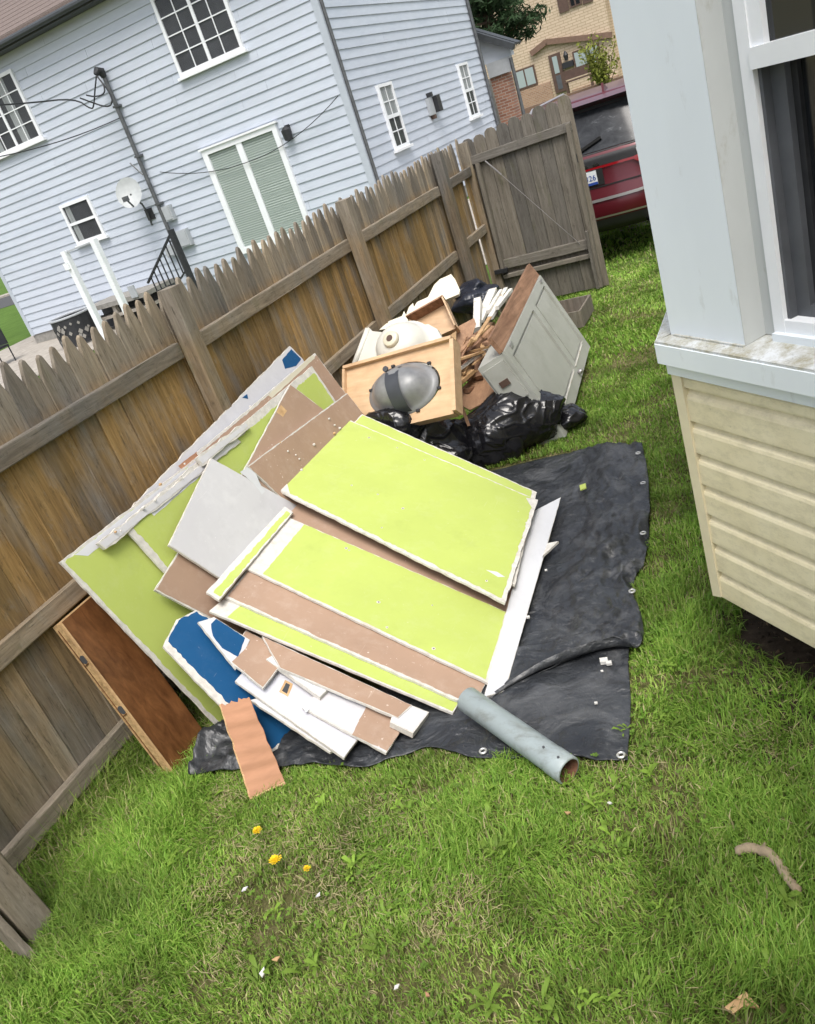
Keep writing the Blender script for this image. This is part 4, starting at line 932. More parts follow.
def zu(u, v, p):
    w = 0.010*ridge(p, 5.0, 1)+0.010*ridge(Vector((p.x*1.6+p.y*.4, p.y*0.8, 0)), 8.0, 4)+0.006*ridge(p, 17, 7)
    # one long diagonal crease
    d = abs((p.x+1.18)*0.80+(p.y-3.35)*(-0.55)); w += 0.022*math.exp(-(d/0.055)**2)*math.exp(-((p.x+1.15)/0.28)**4)
    lf = min(1, max(0, (u-0.52)/0.25)); curl = 0.055*max(0, (v-0.93)/0.07)*lf; w *= 0.25+1.15*lf
    edge = 0.020*min(1, min(u, 1-u, v+0.05)*14)
    return 0.008+0.010*lf+w*1.25+curl+edge*lf-0.01
up = coons(gp(TARP_F), gp(TARP_R), gp(TARP_N)[::-1], gp([(440, 478), (440, 560), (440, 660), (450, 735)]), 110, 110, zu)
o = part('upper_sheet', up, 'tarp', tarp, True)
m = o.modifiers.new('thick', 'SOLIDIFY'); m.thickness = 0.004; m.offset = 1
# curled underside of the fold
N_ = [crv(gp(TARP_N), t/40) for t in range(41)]
cl = MB(); cl.grid(lambda u, t: Vector((N_[int(u*40)].x+0.012*math.sin(t*3.1), N_[int(u*40)].y-0.03*math.sin(t*3.14)+0.05*t, (0.012+0.08*min(1, max(0, (0.72-u)/0.4))+0.010*ridge(N_[int(u*40)], 6, 2))*(1-t)+0.02*t)), 40, 6)
part('fold_roll', cl, 'tarp', tarp, True)
LOW_R = [(636, 625), (629, 656), (631, 705), (628, 760)]
LOW_N = [(190, 777), (240, 773), (285, 769), (325, 766), (360, 769), (400, 757), (430, 748), (455, 753), (480, 758), (530, 758), (575, 757), (600, 761), (628, 760)]
LOW_F = [(215, 728), (300, 712), (380, 690), (470, 660), (560, 640), (636, 625)]
def zl(u, v, p):
    w = 0.008*ridge(p, 7, 3)+0.007*ridge(Vector((p.x*.5, p.y*1.4, 0)), 9, 5)
    cr_ = 0.055*max(0, 1-u/0.42)*max(0, ridge(p, 6, 9))+0.03*max(0, 1-u/0.5)*max(0, ridge(p, 15, 2))
    return 0.016+w+cr_*(1-0.6*max(0, (v-0.85)/0.15))
lw = coons(gp(LOW_F), gp(LOW_R), gp(LOW_N), gp([(215, 728), (205, 750), (190, 777)]), 150, 50, zl)
o = part('lower_flap', lw, 'tarp', tarp, True)
m = o.modifiers.new('thick', 'SOLIDIFY'); m.thickness = 0.004; m.offset = 1
for (x, y2, z) in ((643, 483, .052), (643, 533, .052), (621, 755, .034), (483, 751, .032), (638, 447+6, .05), (632, 591, .05)):
    p = onZ(x, y2, z)
    part('eyelet', MB().tube([p+Vector((0.0125*math.cos(t), 0.0125*math.sin(t), 0)) for t in [2*math.pi*k/16 for k in range(17)]], 0.0045, 6, False), 'grommet', tarp)
p = onZ(570, 663, .04)
for k, (x, y2, s_) in enumerate(((604, 661, .016), (609, 663, .011), (596, 703, .006), (528, 617, .008), (546, 570, .006), (602, 671, .005))):
    p = onZ(x, y2, 0.045); mb = MB(); mb.obox(p, (s_, .2*s_, 0), (-.2*s_, s_*.7, .1*s_), (0, 0, s_*.5))
    solo('plaster_crumb', mb, 'tarpbit', 'tiny white plaster crumb lying on the black tarp', 'crumb', 'plaster crumbs on the tarp')
p = onZ(583, 487, 0.055); solo('green_chip', MB().obox(p, (.016, .010, 0), (-.006, .022, .004), (0, 0, .004)), 'green', 'small lime green drywall chip on the black tarp', 'chip')

# ================================================================== DRYWALL PILE
PL = {'L': ((-2.915, 2.2, 1.08), (0.971, 0, 0.238)),
      'A': ((-1.50, 3.0, 0.12), (0.378, 0, 0.926)),
      'M': ((-2.24, 2.1, 0.045), (0.72, -0.05, 0.69))}
def between(pa, pb):      # plane through two points and the fence direction
    d = pb-pa; n = d.cross(Vector((0, 1, 0))); n = n if n.z > 0 else -n
    return (tuple(pa), tuple(n.normalized()))
PL['G'] = between(onP(205, 463, *PL['L'], 0.035), onP(226, 575, *PL['A'], -0.035))
PL['T'] = between(onP(290, 384, *PL['L'], 0.03), onP(310, 505, *PL['A'], -0.10))
def line_x(p, d, q, e):
    det = d[0]*-e[1]+d[1]*e[0]
    if abs(det) < 1e-9: return q
    t = ((q[0]-p[0])*-e[1]+(q[1]-p[1])*e[0])/det
    return (p[0]+d[0]*t, p[1]+d[1]*t)
def rough_poly(poly, amp, step, seed):
    out = []; r = random.Random(seed); n = len(poly)
    for i in range(n):
        a, b = np.array(poly[i]), np.array(poly[(i+1) % n]); L = np.linalg.norm(b-a); k = max(1, int(L/step)); nr = np.array([-(b-a)[1], (b-a)[0]])/max(L, 1e-6)
        for j in range(k):
            q = a+(b-a)*(j/k)
            if j: q = q+nr*(mnoise.noise(Vector((seed+q[0]*14, q[1]*14, i)))*amp+r.uniform(-1, 1)*amp*0.45)
            out.append(tuple(q))
    return out
SEED = [100]
def inset(poly, bw):
    n = len(poly); area = sum(poly[i][0]*poly[(i+1) % n][1]-poly[(i+1) % n][0]*poly[i][1] for i in range(n)); sg = 1 if area > 0 else -1
    offs = []
    for i in range(n):
        a, b = np.array(poly[i]), np.array(poly[(i+1) % n]); d = (b-a)/np.linalg.norm(b-a); nr = np.array([-d[1], d[0]])*sg
        offs.append((a+nr*bw[i], d))
    return [line_x(tuple(offs[i-1][0]), tuple(offs[i-1][1]), tuple(offs[i][0]), tuple(offs[i][1])) for i in range(n)]
def sheet(label, plane, off, px, face, border=0.004, rough=0.0022, th=0.013, name='drywall_sheet', patches=(), group='drywall sheets in the pile', pl=None, edge='gypsum', back=True, frough=None, holes=0):
    SEED[0] += 1; sd_ = SEED[0]
    p0, n = pl if pl else PL[plane]; n = Vector(n).normalized()
    P = [onP(x, y, p0, n, off) for x, y in px]
    o = P[0]; u = (P[1]-P[0]).normalized(); v = n.cross(u).normalized()
    to2 = lambda q: ((q-o).dot(u), (q-o).dot(v)); to3 = lambda q, h: o+u*q[0]+v*q[1]+n*h
    poly = [to2(q) for q in P]
    bw = [border]*len(poly) if isinstance(border, (int, float)) else list(border)
    c = sum(P, Vector())/len(P)
    t = thing(name, label, 'drywall', (c.x, c.y, c.z-0.02), group)
    outer = rough_poly(poly, rough, 0.03, sd_)
    part('core', MB().prism([to3(q, -0.0008) for q in outer], n*-th), edge, t)
    inner = inset(poly, bw)
    fr = frough if frough is not None else min(0.012, 0.0015+max(bw)*0.28)
    inner = rough_poly(inner, fr, 0.016 if fr > 0.003 else 0.04, sd_+50)
    part('face_paper', MB().prism([to3(q, 0.0004) for q in inner], n*-0.0010), face, t)
    if back: part('back_paper', MB().prism([to3(q, -th-0.0003) for q in outer], n*-0.0010), 'brown' if face != 'brown' else 'whiteface', t)
    rh = random.Random(sd_)
    for k in range(holes):
        a, b, c_, d = poly[:4]; q1, q2 = rh.uniform(.12, .92), rh.choice([.1, .36, .64, .9])+rh.uniform(-.02, .02)
        q = tuple((a[i]*(1-q1)+b[i]*q1)*(1-q2)+(d[i]*(1-q1)+c_[i]*q1)*q2 for i in (0, 1)); r_ = rh.uniform(.005, .009)
        ring = [(q[0]+r_*math.cos(j*.785)*rh.uniform(.7, 1.3), q[1]+r_*math.sin(j*.785)*rh.uniform(.7, 1.3)) for j in range(8)]
        h_ = part('screw_hole', MB().prism([to3(z, 0.0011) for z in ring], n*-0.0008), 'gypsum', t)
        part('screw_dimple', MB().prism([to3((q[0]+r_*.45*math.cos(j*.785), q[1]+r_*.45*math.sin(j*.785)), 0.0015) for j in range(8)], n*-0.0006), 'darkbrown', h_)
    for k, (ppx, pm_) in enumerate(patches):
        PP = [to2(onP(x, y, p0, n, off)) for x, y in ppx]
        part('paper_patch', MB().prism([to3(q, 0.0012+0.0006*k) for q in rough_poly(PP, 0.003, 0.02, sd_+k*9+5)], n*-0.0010), pm_, t)
    return t
# --- sheets leaning steeply against the fence
sheet('grimy white sheet at the very back, blue corner up near the fence post', 'L', -0.075, [(90, 549), (290, 346), (303, 359), (330, 420), (180, 600)], 'greyface', 0.004, 0.006,
      patches=[([(282, 360), (291, 349), (301, 359), (296, 366), (285, 369)], 'blue'), ([(242, 398), (247, 394), (248, 399)], 'blue')])
sheet('big lime green sheet lowest on the left, reaching the fence', 'L', -0.045, [(60, 562), (200, 455), (330, 600), (224, 732)], 'green', (0.014, 0.01, 0.01, 0.018), 0.004,
      patches=[([(74, 555), (198, 459), (206, 467), (150, 508), (88, 556)], 'whiteface'), ([(120, 528), (180, 482), (184, 486), (124, 533)], 'green')])
sheet('ragged narrow lime strip with thick crumbling plaster along the top edge', 'L', -0.056, [(93, 553), (244, 434), (270, 470), (125, 585)], 'green', (0.13, 0.02, 0.02, 0.03), 0.010, frough=0.025,
      patches=[([(178, 466), (196, 452), (205, 449), (198, 458), (182, 470)], 'cardboard')])
sheet('brown backed sheet with pale yellow edge, far end near the vanity', 'L', -0.030, [(198, 452), (315, 353), (366, 420), (260, 545)], 'brown', (0.014, 0.004, 0.004, 0.004), 0.003,
      patches=[([(268, 395), (312, 355), (315, 358), (272, 398)], 'creamware')])
sheet('lime green sheet with wide white borders leaning in front of the big one', 'L', -0.012, [(122, 525), (312, 366), (352, 425), (240, 650), (190, 600)], 'green', (0.045, 0.022, 0.01, 0.01, 0.035), 0.004, frough=0.010,
      patches=[([(150, 512), (205, 466), (208, 469), (154, 516)], 'whiteface')])
sheet('thin crumbling white offcut lying along the top edge by the fence', 'L', -0.004, [(98, 543), (236, 437), (241, 442), (106, 549)], 'greyface', 0.006, 0.008, 0.02)
sheet('short broken white offcut resting on the bordered lime sheet', 'L', 0.012, [(196, 458), (246, 421), (250, 427), (203, 466)], 'greyface', 0.010, 0.007, 0.016)
# --- middle of the pile
sheet('brown triangular sheet pointing up the pile', 'T', -0.018, [(290, 384), (380, 452), (330, 520), (236, 486)], 'brown', 0.004, 0.003, patches=[([(276, 412), (281, 405), (287, 411), (283, 417)], 'rawwood')])
sheet('brown sheet with a torn white flap above the large green panel', 'T', 0.0, [(347, 393), (372, 425), (300, 515), (248, 466)], 'brown', (0.003, 0.003, 0.003, 0.006), 0.003,
      patches=[([(240, 472), (247, 467), (256, 474), (262, 488), (268, 494), (262, 495), (254, 484)], 'whiteface'), ([(330, 447), (334, 442), (338, 447), (333, 452)], 'whiteface')])
sheet('brown sheet poking out left beneath the pale grey one', 'G', -0.045, [(155, 590), (180, 550), (330, 600), (300, 665)], 'brown', (0.004, 0.004, 0.004, 0.008), 0.002)
sheet('plain pale grey square sheet left of the lime stripes', 'G', -0.005, [(211, 458), (300, 507), (226, 582), (169, 545)], 'greyface', (0.003, 0.003, 0.003, 0.004), 0.0015)
# --- top stack, sloping down towards the lawn (listed from the top)
sheet('large lime green panel on top of the pile', 'A', 0.034, [(345, 418), (538, 500), (505, 603), (276, 489)], 'green', (0.010, 0.022, 0.020, 0.014), 0.005, frough=0.008, holes=8,
      patches=[([(486, 570), (497, 572), (505, 577), (498, 577)], 'whiteface'), ([(526, 498), (538, 500), (534, 512)], 'gypsum'), ([(276, 489), (286, 480), (290, 494)], 'gypsum')])
sheet('lime green panel just under the top one, showing along its far edge', 'A', 0.017, [(362, 414), (537, 492), (515, 585), (300, 478)], 'green', (0.010, 0.03, 0.01, 0.008), 0.004, frough=0.006)
sheet('lime stripe with a bare white left end, second from the top', 'A', -0.040, [(286, 516), (509, 613), (488, 683), (242, 566)], 'green', (0.003, 0.015, 0.012, 0.125), 0.003, frough=0.004, holes=6)
sheet('brown strip showing between the two upper lime panels', 'A', -0.056, [(300, 490), (520, 590), (495, 655), (262, 530)], 'brown', 0.003, 0.003)
sheet('broad brown strip between the lime stripes', 'A', -0.060, [(262, 552), (505, 648), (481, 693), (457, 700), (225, 597)], 'brown', (0.003, 0.003, 0.003, 0.012, 0.010), 0.003)
sheet('lowest narrow lime strip along the front edge of the stack', 'A', -0.077, [(232, 592), (470, 685), (453, 713), (209, 611)], 'green', (0.003, 0.006, 0.008, 0.10), 0.002, frough=0.003)
sheet('narrow white and lime offcut on edge left of the stripes', 'A', -0.022, [(206, 592), (284, 506), (293, 512), (219, 600)], 'green', (0.034, 0.02, 0.008, 0.02), 0.003, frough=0.008)
sheet('white strip on the tarp along the right end of the stack', 'A', -0.026, [(532, 512), (561, 497), (505, 691), (484, 697)], 'whiteface', 0.002, 0.0015)
# --- under the stack, facing the lawn
sheet('brown sheet edge right under the lowest lime strip', 'A', -0.100, [(262, 636), (412, 705), (398, 718), (280, 668)], 'brown', 0.003, 0.003)
sheet('small pale block at the front right of the stack', 'A', -0.105, [(398, 700), (429, 712), (413, 733), (390, 722)], 'greyface', 0.004, 0.002, 0.03, patches=[([(391, 711), (399, 703), (401, 713)], 'whiteface')])
sheet('white narrow offcut strip lying across the front of the pile', 'A', -0.118, [(266, 659), (282, 650), (332, 685), (320, 697)], 'whiteface', 0.004, 0.002, 0.02)
sheet('brown square scrap left of the white offcut', 'A', -0.126, [(226, 658), (246, 630), (290, 653), (263, 688)], 'brown', 0.004, 0.003)
sheet('half white half brown sheet at the front corner above the tarp', 'A', -0.142, [(302, 707), (328, 682), (405, 724), (386, 753)], 'greyface', (0.003, 0.003, 0.005, 0.005), 0.003,
      patches=[([(367, 705), (405, 725), (387, 751), (352, 735)], 'brown'), ([(302, 707), (308, 700), (311, 708), (306, 713)], 'whiteface')])
sheet('pale lavender sheet low at the front with a square hole', 'A', -0.165, [(235, 681), (262, 650), (362, 733), (344, 758)], 'lavender', 0.003, 0.002,
      patches=[([(279, 692), (285, 680), (293, 684), (288, 697)], 'rawwood'), ([(282, 691), (286, 683), (290, 685), (287, 694)], 'dark')])
sheet('grey-white sheet glimpsed beneath the lavender one', 'A', -0.185, [(250, 700), (290, 690), (350, 740), (330, 752)], 'whiteface', 0.004, 0.004)
sheet('small board with curved white cut and blue middle at the left', 'M', 0.055, [(198, 622), (214, 617), (250, 640), (236, 669)], 'whiteface', 0.002, 0.003,
      patches=[([(211, 624), (216, 619), (245, 638), (238, 657), (222, 648), (213, 636)], 'blue')])
sheet('deep blue painted sheet with white torn edge, bottom left of the pile', 'M', 0.0, [(163, 646), (176, 620), (196, 610), (330, 690), (288, 742), (268, 755)], 'blue', (0.012, 0.008, 0.004, 0.004, 0.012, 0.034), 0.004, frough=0.008)
p = onP(551, 551, *PL['A'], -0.10)
solo('white_shard', MB().prism([onZ(x, y, 0.06) for x, y in ((543, 558), (548, 545), (559, 543))], (0, 0, 0.012)), 'gypsum', 'pointed white shard under the white strip on the tarp', 'shard')
# crumbs of plaster on the sheets
for k in range(18):
    x, y2, pn = random.choice([(random.uniform(280, 350), random.uniform(410, 470), 'T'), (random.uniform(110, 280), 0, 'L')])
    if pn == 'L': y2 = 552-(x-90)*0.98+random.uniform(0, 14)
    p = onP(x, y2, *PL[pn], 0.006); s_ = random.uniform(.003, .007)
    solo('plaster_crumb', MB().obox(p, (s_, .3*s_, 0), (-.3*s_, s_*.8, .2*s_), (0, 0, s_*.6)), random.choice(['gypsum', 'rawwood', 'gypsum']), 'tiny plaster crumb lying on the leaning drywall sheets', 'crumb', 'plaster crumbs on the sheets')

# ------------------------------------------------------------------ wooden panel against the fence
t0 = onX(61, 623, -3.03); t1 = onX(90, 598, -3.03); b0 = onZ(177, 777, 0.0); b1 = onZ(214, 723, 0.06)
b0.z = 0.0
pn = thing('wooden_tabletop', 'thick brown veneered wooden panel leaning on the fence under the green sheet', 'board', b0)
u = (b0-t0); v = (t1-t0); nn = u.cross(v).normalized()
if nn.x < 0: nn = -nn
b1 = b0+v*1.35; t1 = t0+v*1.35
part('veneer_face', MB().prism([t0, t1, b1, b0], nn*-0.006), 'walnut', pn)
part('core_board', MB().prism([p_-nn*0.0062 for p_ in (t0, t1, b1, b0)], nn*-0.066), 'particle', pn)
ey = v.normalized()
part('edge_lip', MB().beam(t0-ey*0.003+nn*0.002, b0-ey*0.003+nn*0.002, 0.008, 0.010, nn), 'rawwood', pn)
part('edge_groove', MB().beam(t0.lerp(b0, .03)-ey*0.001-nn*0.052, t0.lerp(b0, .97)-ey*0.001-nn*0.052, 0.004, 0.003, nn), 'walnut', pn)
for f_ in (0.22, 0.545):
    c = t0.lerp(b0, f_)-nn*0.030; dl = (b0-t0).normalized()
    part('hinge_hole', MB().prism([c-ey*0.002+(dl*math.cos(a)+nn*math.sin(a))*0.022 for a in [2*math.pi*k/16 for k in range(16)]], ey*0.004), 'dark', pn)
    part('hinge_notch', MB().beam(c-ey*0.0015+dl*0.030-nn*0.024, c-ey*0.0015+dl*0.024+nn*0.014, 0.004, 0.004, dl), 'walnut', pn)

# ------------------------------------------------------------------ cardboard strip
c0 = onZ(251, 800, 0.01); c1 = onZ(286, 784, 0.01); c3 = onZ(220, 706, 0.30); c2 = onZ(249, 697, 0.31)
cdn = (c1-c0).cross(c3-c0).normalized(); cdn = cdn if cdn.z > 0 else -cdn
cd = thing('cardboard_strip', 'torn reddish cardboard strip propped against the front of the pile', 'cardboard', c0)
def cb(off):
    def fn(u, t):
        p = (c0*(1-u)+c1*u)*(1-t)+(c3*(1-u)+c2*u)*t
        return p+cdn*(off+0.004*math.sin(t*17+u)+0.003*math.sin(t*41+2*u)+0.008*math.sin(u*3.1)*math.sin(t*3))+(c1-c0).normalized()*(0.006*mnoise.noise(Vector((t*9, u*3, 1))))+(c3-c0).normalized()*(0.03*(mnoise.noise(Vector((u*8, 0, 3)))) if t in (0, 1) else 0)
    return fn
part('top_liner', MB().grid(cb(0.006), 12, 60), 'cardboard', cd, True)
part('bottom_liner', MB().grid(cb(-0.003), 12, 60), 'cardboard', cd, True)
part('torn_edge', MB().tube([cb(0.0015)(0.02, t/30) for t in range(31)], 0.0055, 6), 'rawwood', cd)
part('torn_edge', MB().tube([cb(0.0015)(t/12, 0.015) for t in range(13)], 0.0060, 6), 'rawwood', cd)

# ------------------------------------------------------------------ pipe
pa = onZ(467, 699, 0.13); pb = onZ(569, 771, 0.062)
pi = thing('plastic_pipe', 'pale blue-grey pipe lying across the tarp edge, open end towards the lawn', 'pipe', pb)
pd = (pb-pa); R0, R1 = 0.053, 0.047
def pipe_ring(c, r, d, n=32):
    d = d.normalized(); a = d.cross(Vector((0, 0, 1))).normalized(); b = d.cross(a)
    return [c+(a*math.cos(2*math.pi*k/n)+b*math.sin(2*math.pi*k/n))*r for k in range(n)]
def tubesurf(stations, d, n=32):
    mb = MB(); vs = []
    for c, r in stations: vs += pipe_ring(c, r, d, n)
    return mb.add(vs, [(i*n+k, i*n+(k+1) % n, (i+1)*n+(k+1) % n, (i+1)*n+k) for i in range(len(stations)-1) for k in range(n)])
part('wall', tubesurf([(pa, R0-.004), (pa+pd*0.004, R0), (pa+pd*.86, R0), (pa+pd*.865, R0+.002), (pa+pd*.995, R0+.0015), (pb, R0-.001), (pb, R1)], pd), 'pipe', pi, True)
part('bore', tubesurf([(pb, R1), (pa+pd*.3, R1), (pa+pd*.29, 0.002)], pd), 'rust', pi, True)
part('end_cap', tubesurf([(pa, R0-.004), (pa+pd*.001, 0.001)], pd), 'pipe', pi)
for t in (0.80, 0.93): 
    c = pa+pd*t; up_ = pd.cross(Vector((0, 0, 1))).normalized().cross(pd).normalized(); up_ = up_ if up_.z > 0 else -up_
    part('screw_hole', MB().tube([c+up_*(R0-.001)+Vector((0, -.01, 0)), c+up_*(R0+.003)+Vector((0, -.01, 0))], 0.005, 8), 'dark', pi)

# ------------------------------------------------------------------ black bags
def bag(name, c, r, rotz, seed, label, mat='bag', knot=None, floor=0.012, sub=5):
    bm = bmesh.new(); bmesh.ops.create_icosphere(bm, subdivisions=sub, radius=1)
    cz, sz = math.cos(rotz), math.sin(rotz)
    rr = random.Random(seed); pln = []
    for q in range(26):
        nrm = Vector((rr.gauss(0, 1), rr.gauss(0, 1), rr.gauss(0, 1))).normalized(); pln.append((nrm, rr.uniform(0.80, 1.04)))
    for v in bm.verts:
        d = v.co.normalized(); dw_ = (d+Vector([mnoise.noise(d*2.0+Vector((seed+q*7, q, 1))) for q in range(3)])*0.22).normalized()
        # slack plastic: flat facets meeting in creases
        acc = 0.0
        for nrm, hgt in pln:
            t = dw_.dot(nrm)
            if t > 0.05: acc += (t/hgt)**14
        k = acc**(-1/14) if acc > 0 else 1.0
        k = min(k, 1.25)*(1+0.22*mnoise.noise(d*1.3+Vector((seed, 0, 0))))
        rd = 1-abs(mnoise.noise(dw_*3.0+Vector((1, 2, seed))))*2.4
        k += 0.05*max(0, rd)**3
        p = Vector((d.x*r[0]*k, d.y*r[1]*k, d.z*r[2]*k))
        v.co = Vector((c[0]+p.x*cz-p.y*sz, c[1]+p.x*sz+p.y*cz, max(floor+0.01*mnoise.noise(d*5), c[2]+p.z)))
    me = bpy.data.meshes.new(name); bm.to_mesh(me); bm.free(); me.materials.append(MT[mat]); me.polygons.foreach_set('use_smooth', [True]*len(me.polygons))
    return me
def bagthing(label, parts, cat='trash bag'):
    t = thing('trash_bag', label, cat, (parts[0][0][0], parts[0][0][1], 0.01), 'black trash bags')
    for i, a in enumerate(parts): link('bag_body' if i == 0 else 'bag_fold', bag('bag_body', a[0], a[1], a[2], a[3], '', floor=0.012+0.002*i, sub=6 if i == 0 else 5), t)
    return t
bagthing('shiny crumpled black trash bag in front of the grey cabinet', [((-1.98, 5.02, 0.17), (0.40, 0.24, 0.25), 0.55, 3.1), ((-2.14, 4.86, 0.14), (0.20, 0.16, 0.22), 0.2, 8.2), ((-1.66, 5.20, 0.09), (0.17, 0.10, 0.09), 0.4, 5.7)])
bagthing('dark black trash bag wedged below the vanity panel', [((-2.50, 4.70, 0.22), (0.36, 0.26, 0.27), 0.2, 12.4), ((-2.72, 4.55, 0.30), (0.24, 0.2, 0.25), 0.9, 15.0), ((-2.56, 4.50, 0.50), (0.20, 0.10, 0.13), 0.1, 33.0)])

# ------------------------------------------------------------------ grey cabinet lying by the lawn
P4 = Vector((-1.633, 5.043, 0.02)); P3 = Vector((-1.757, 6.634, 0.10)); P1 = Vector((-1.888, 5.011, 0.70)); P2 = P1+P3-P4
cab = thing('grey_cabinet', 'old grey painted cabinet with a bare brown plank along its top', 'cabinet', P4)
cu_ = (P3-P4); cv = (P1-P4); cn = cu_.cross(cv).normalized(); cn = cn if cn.x > 0 else -cn
def cf(a, b, o=0.0): return P4+cu_*a+cv*b+cn*o
def cbox(a0, a1, b0, b1, o0, o1):
    return MB().prism([cf(a0, b0, o1), cf(a1, b0, o1), cf(a1, b1, o1), cf(a0, b1, o1)], cn*(o0-o1))
part('carcass', cbox(0.004, 0.996, 0.01, 0.99, -0.22, -0.010), 'greypaint', cab)
for (a0, a1, b0, b1) in ((0, 1, 0.90, 1.0), (0, 1, 0.0, 0.13), (0, 0.05, 0.13, 0.90), (0.95, 1, 0.13, 0.90), (0.60, 0.66, 0.13, 0.90)):
    part('frame_rail', cbox(a0, a1, b0, b1, -0.0098, 0.010), 'greypaint', cab)
for (a0, a1) in ((0.075, 0.575), (0.685, 0.925)):
    dpn = part('door_panel', cbox(a0, a1, 0.16, 0.87, -0.0095, 0.004), 'greypaint', cab)
part('white_strip', cbox(0.06, 0.56, 0.128, 0.142, 0.0122, 0.017), 'whitepaintwood', cab)
part('white_strip', cbox(0.62, 0.90, 0.128, 0.140, 0.0122, 0.017), 'whitepaintwood', cab)
part('knob', MB().tube([cf(.60, .07, .012), cf(.60, .07, .03), cf(.60, .07, .05)], [0.010, 0.022, 0.015], 10), 'silver', cab, True)
for a in (0.10, 0.94): part('hinge', MB().obox(cf(a, 0.965, 0.016), cu_.normalized()*0.03, cv.normalized()*0.012, cn*0.004), 'silver', cab)
upv = (Vector((-0.055, 0.0, 0.115))); pth = cn*-0.022
pk0, pk1 = cf(0.0, 1.0, 0.0), cf(1.0, 1.0, 0.0)
part('top_plank', MB().prism([pk0+Vector((0, 0, .004)), pk1+Vector((0, 0, .004)), pk1+upv, pk0+upv], Vector((-0.03, 0, -0.016))), 'oldplank', cab)
# end panels with small drawer frames facing the camera
en = -cu_.normalized(); back = -cn
def ef(d, b, o): return cf(0.004, b, 0)+back*d+en*o
for (d0, d1, bb0, bb1) in ((0.03, 0.20, 0.08, 0.48), (0.03, 0.20, 0.54, 0.94)):
    dw = part('drawer_front', MB().prism([ef(d0, bb0, 0.001), ef(d1, bb0, 0.001), ef(d1, bb1, 0.001), ef(d0, bb1, 0.001)], en*0.014), 'greypaint', cab)
    part('drawer_pull', MB().prism([ef(d0+.05, bb0+.18, 0.0152), ef(d1-.05, bb0+.18, 0.0152), ef(d1-.05, bb0+.24, 0.0152), ef(d0+.05, bb0+.24, 0.0152)], en*0.01), 'darkbrown', dw)
# small dark crate behind it
c = onZ(578, 322, 0.0)
cr2 = thing('dark_crate', 'low dark wooden crate half hidden behind the grey cabinet', 'crate', c)
cx_, cy_ = c.x-0.05, c.y
part('bottom', MB().box(cx_-.28, cx_+.14, cy_-.22, cy_+.25, 0.01, 0.03), 'darkbrown', cr2)
for (a, b, c_, d) in ((-.30, .16, -.24, -.22), (-.30, .16, .25, .27), (-.30, -.28, -.22, .25), (.14, .16, -.22, .25)):
    part('side', MB().box(cx_+a, cx_+b, cy_+c_, cy_+d, 0.012, 0.17), 'post', cr2)

# ------------------------------------------------------------------ vanity panel with the grey sink
VA, VB, VC = Vector((-2.94, 4.80, 0.85)), Vector((-2.13, 4.81, 0.90)), Vector((-2.10, 4.48, 0.55))
vu = (VB-VA); vv = (VC-VB); vn = vv.cross(vu).normalized(); vn = vn if vn.z > 0 else -vn
vW, vH = vu.length, vv.length; vu.normalize(); vv = (vv-vu*vv.dot(vu)).normalized()
van = thing('vanity_panel', 'honey coloured vanity cabinet panel with an oval hole holding a sink', 'vanity', VA+vv*vH)
def vf(a, b, o=0.0): return VA+vu*a+vv*b+vn*o
cc = onP(405, 389, VA, vn); ea = (cc-VA).dot(vu); eb = (cc-VA).dot(vv); ra, rb = 0.262, 0.185
n = 64; outer = []; inner = []
for k in range(n):
    t = 2*math.pi*k/n; d = (math.cos(t), math.sin(t)); inner.append((ea+ra*d[0], eb+rb*d[1]))
    s1 = ((vW-ea) if d[0] > 0 else ea)/max(abs(d[0]), 1e-6); s2 = ((vH-eb) if d[1] > 0 else eb)/max(abs(d[1]), 1e-6); s = min(s1, s2); outer.append((ea+d[0]*s, eb+d[1]*s))
for q in ((0, 0), (vW, 0), (vW, vH), (0, vH)):
    k = min(range(n), key=lambda j: (outer[j][0]-q[0])**2+(outer[j][1]-q[1])**2); outer[k] = q
mb = MB(); vs = []
for o_ in (0.0, -0.018): vs += [vf(a, b, o_) for a, b in outer]+[vf(a, b, o_) for a, b in inner]
fs = []
for k in range(n):
    j = (k+1) % n; fs += [(k, j, n+j, n+k), (2*n+k, 3*n+k, 3*n+j, 2*n+j), (k, 2*n+k, 2*n+j, j), (n+k, n+j, 3*n+j, 3*n+k)]
mb.add(vs, fs); part('board', mb, 'honey', van)
def vbox(a0, a1, b0, b1, o0, o1): return MB().prism([vf(a0, b0, o0), vf(a1, b0, o0), vf(a1, b1, o0), vf(a0, b1, o0)], vn*(o1-o0))
part('rim', vbox(-0.012, vW+.012, -0.022, 0.0, -0.03, 0.035), 'honey', van)
part('rim', vbox(-0.020, 0.0, 0.001, vH*0.62, -0.03, 0.030), 'honey', van)
part('rim', vbox(vW, vW+0.028, 0.001, vH+.01, -0.07, 0.032), 'honey', van)
part('rim', vbox(0.12, vW-.002, vH, vH+0.020, -0.06, 0.004), 'honey', van)
sk = thing('grey_sink', 'dark grey sink bowl seen from below in the oval hole', 'sink', vf(ea, eb, 0))
mb = MB(); rings = [(1.03, -0.010), (1.0, 0.004), (0.93, 0.010), (0.84, 0.03), (0.72, 0.075), (0.55, 0.115), (0.35, 0.135), (0.15, 0.14)]
vs = []; m_ = 40
for s, o_ in rings: vs += [vf(ea-0.02+(ra*0.98)*s*math.cos(2*math.pi*k/m_), eb+(rb*0.98)*s*math.sin(2*math.pi*k/m_), o_) for k in range(m_)]
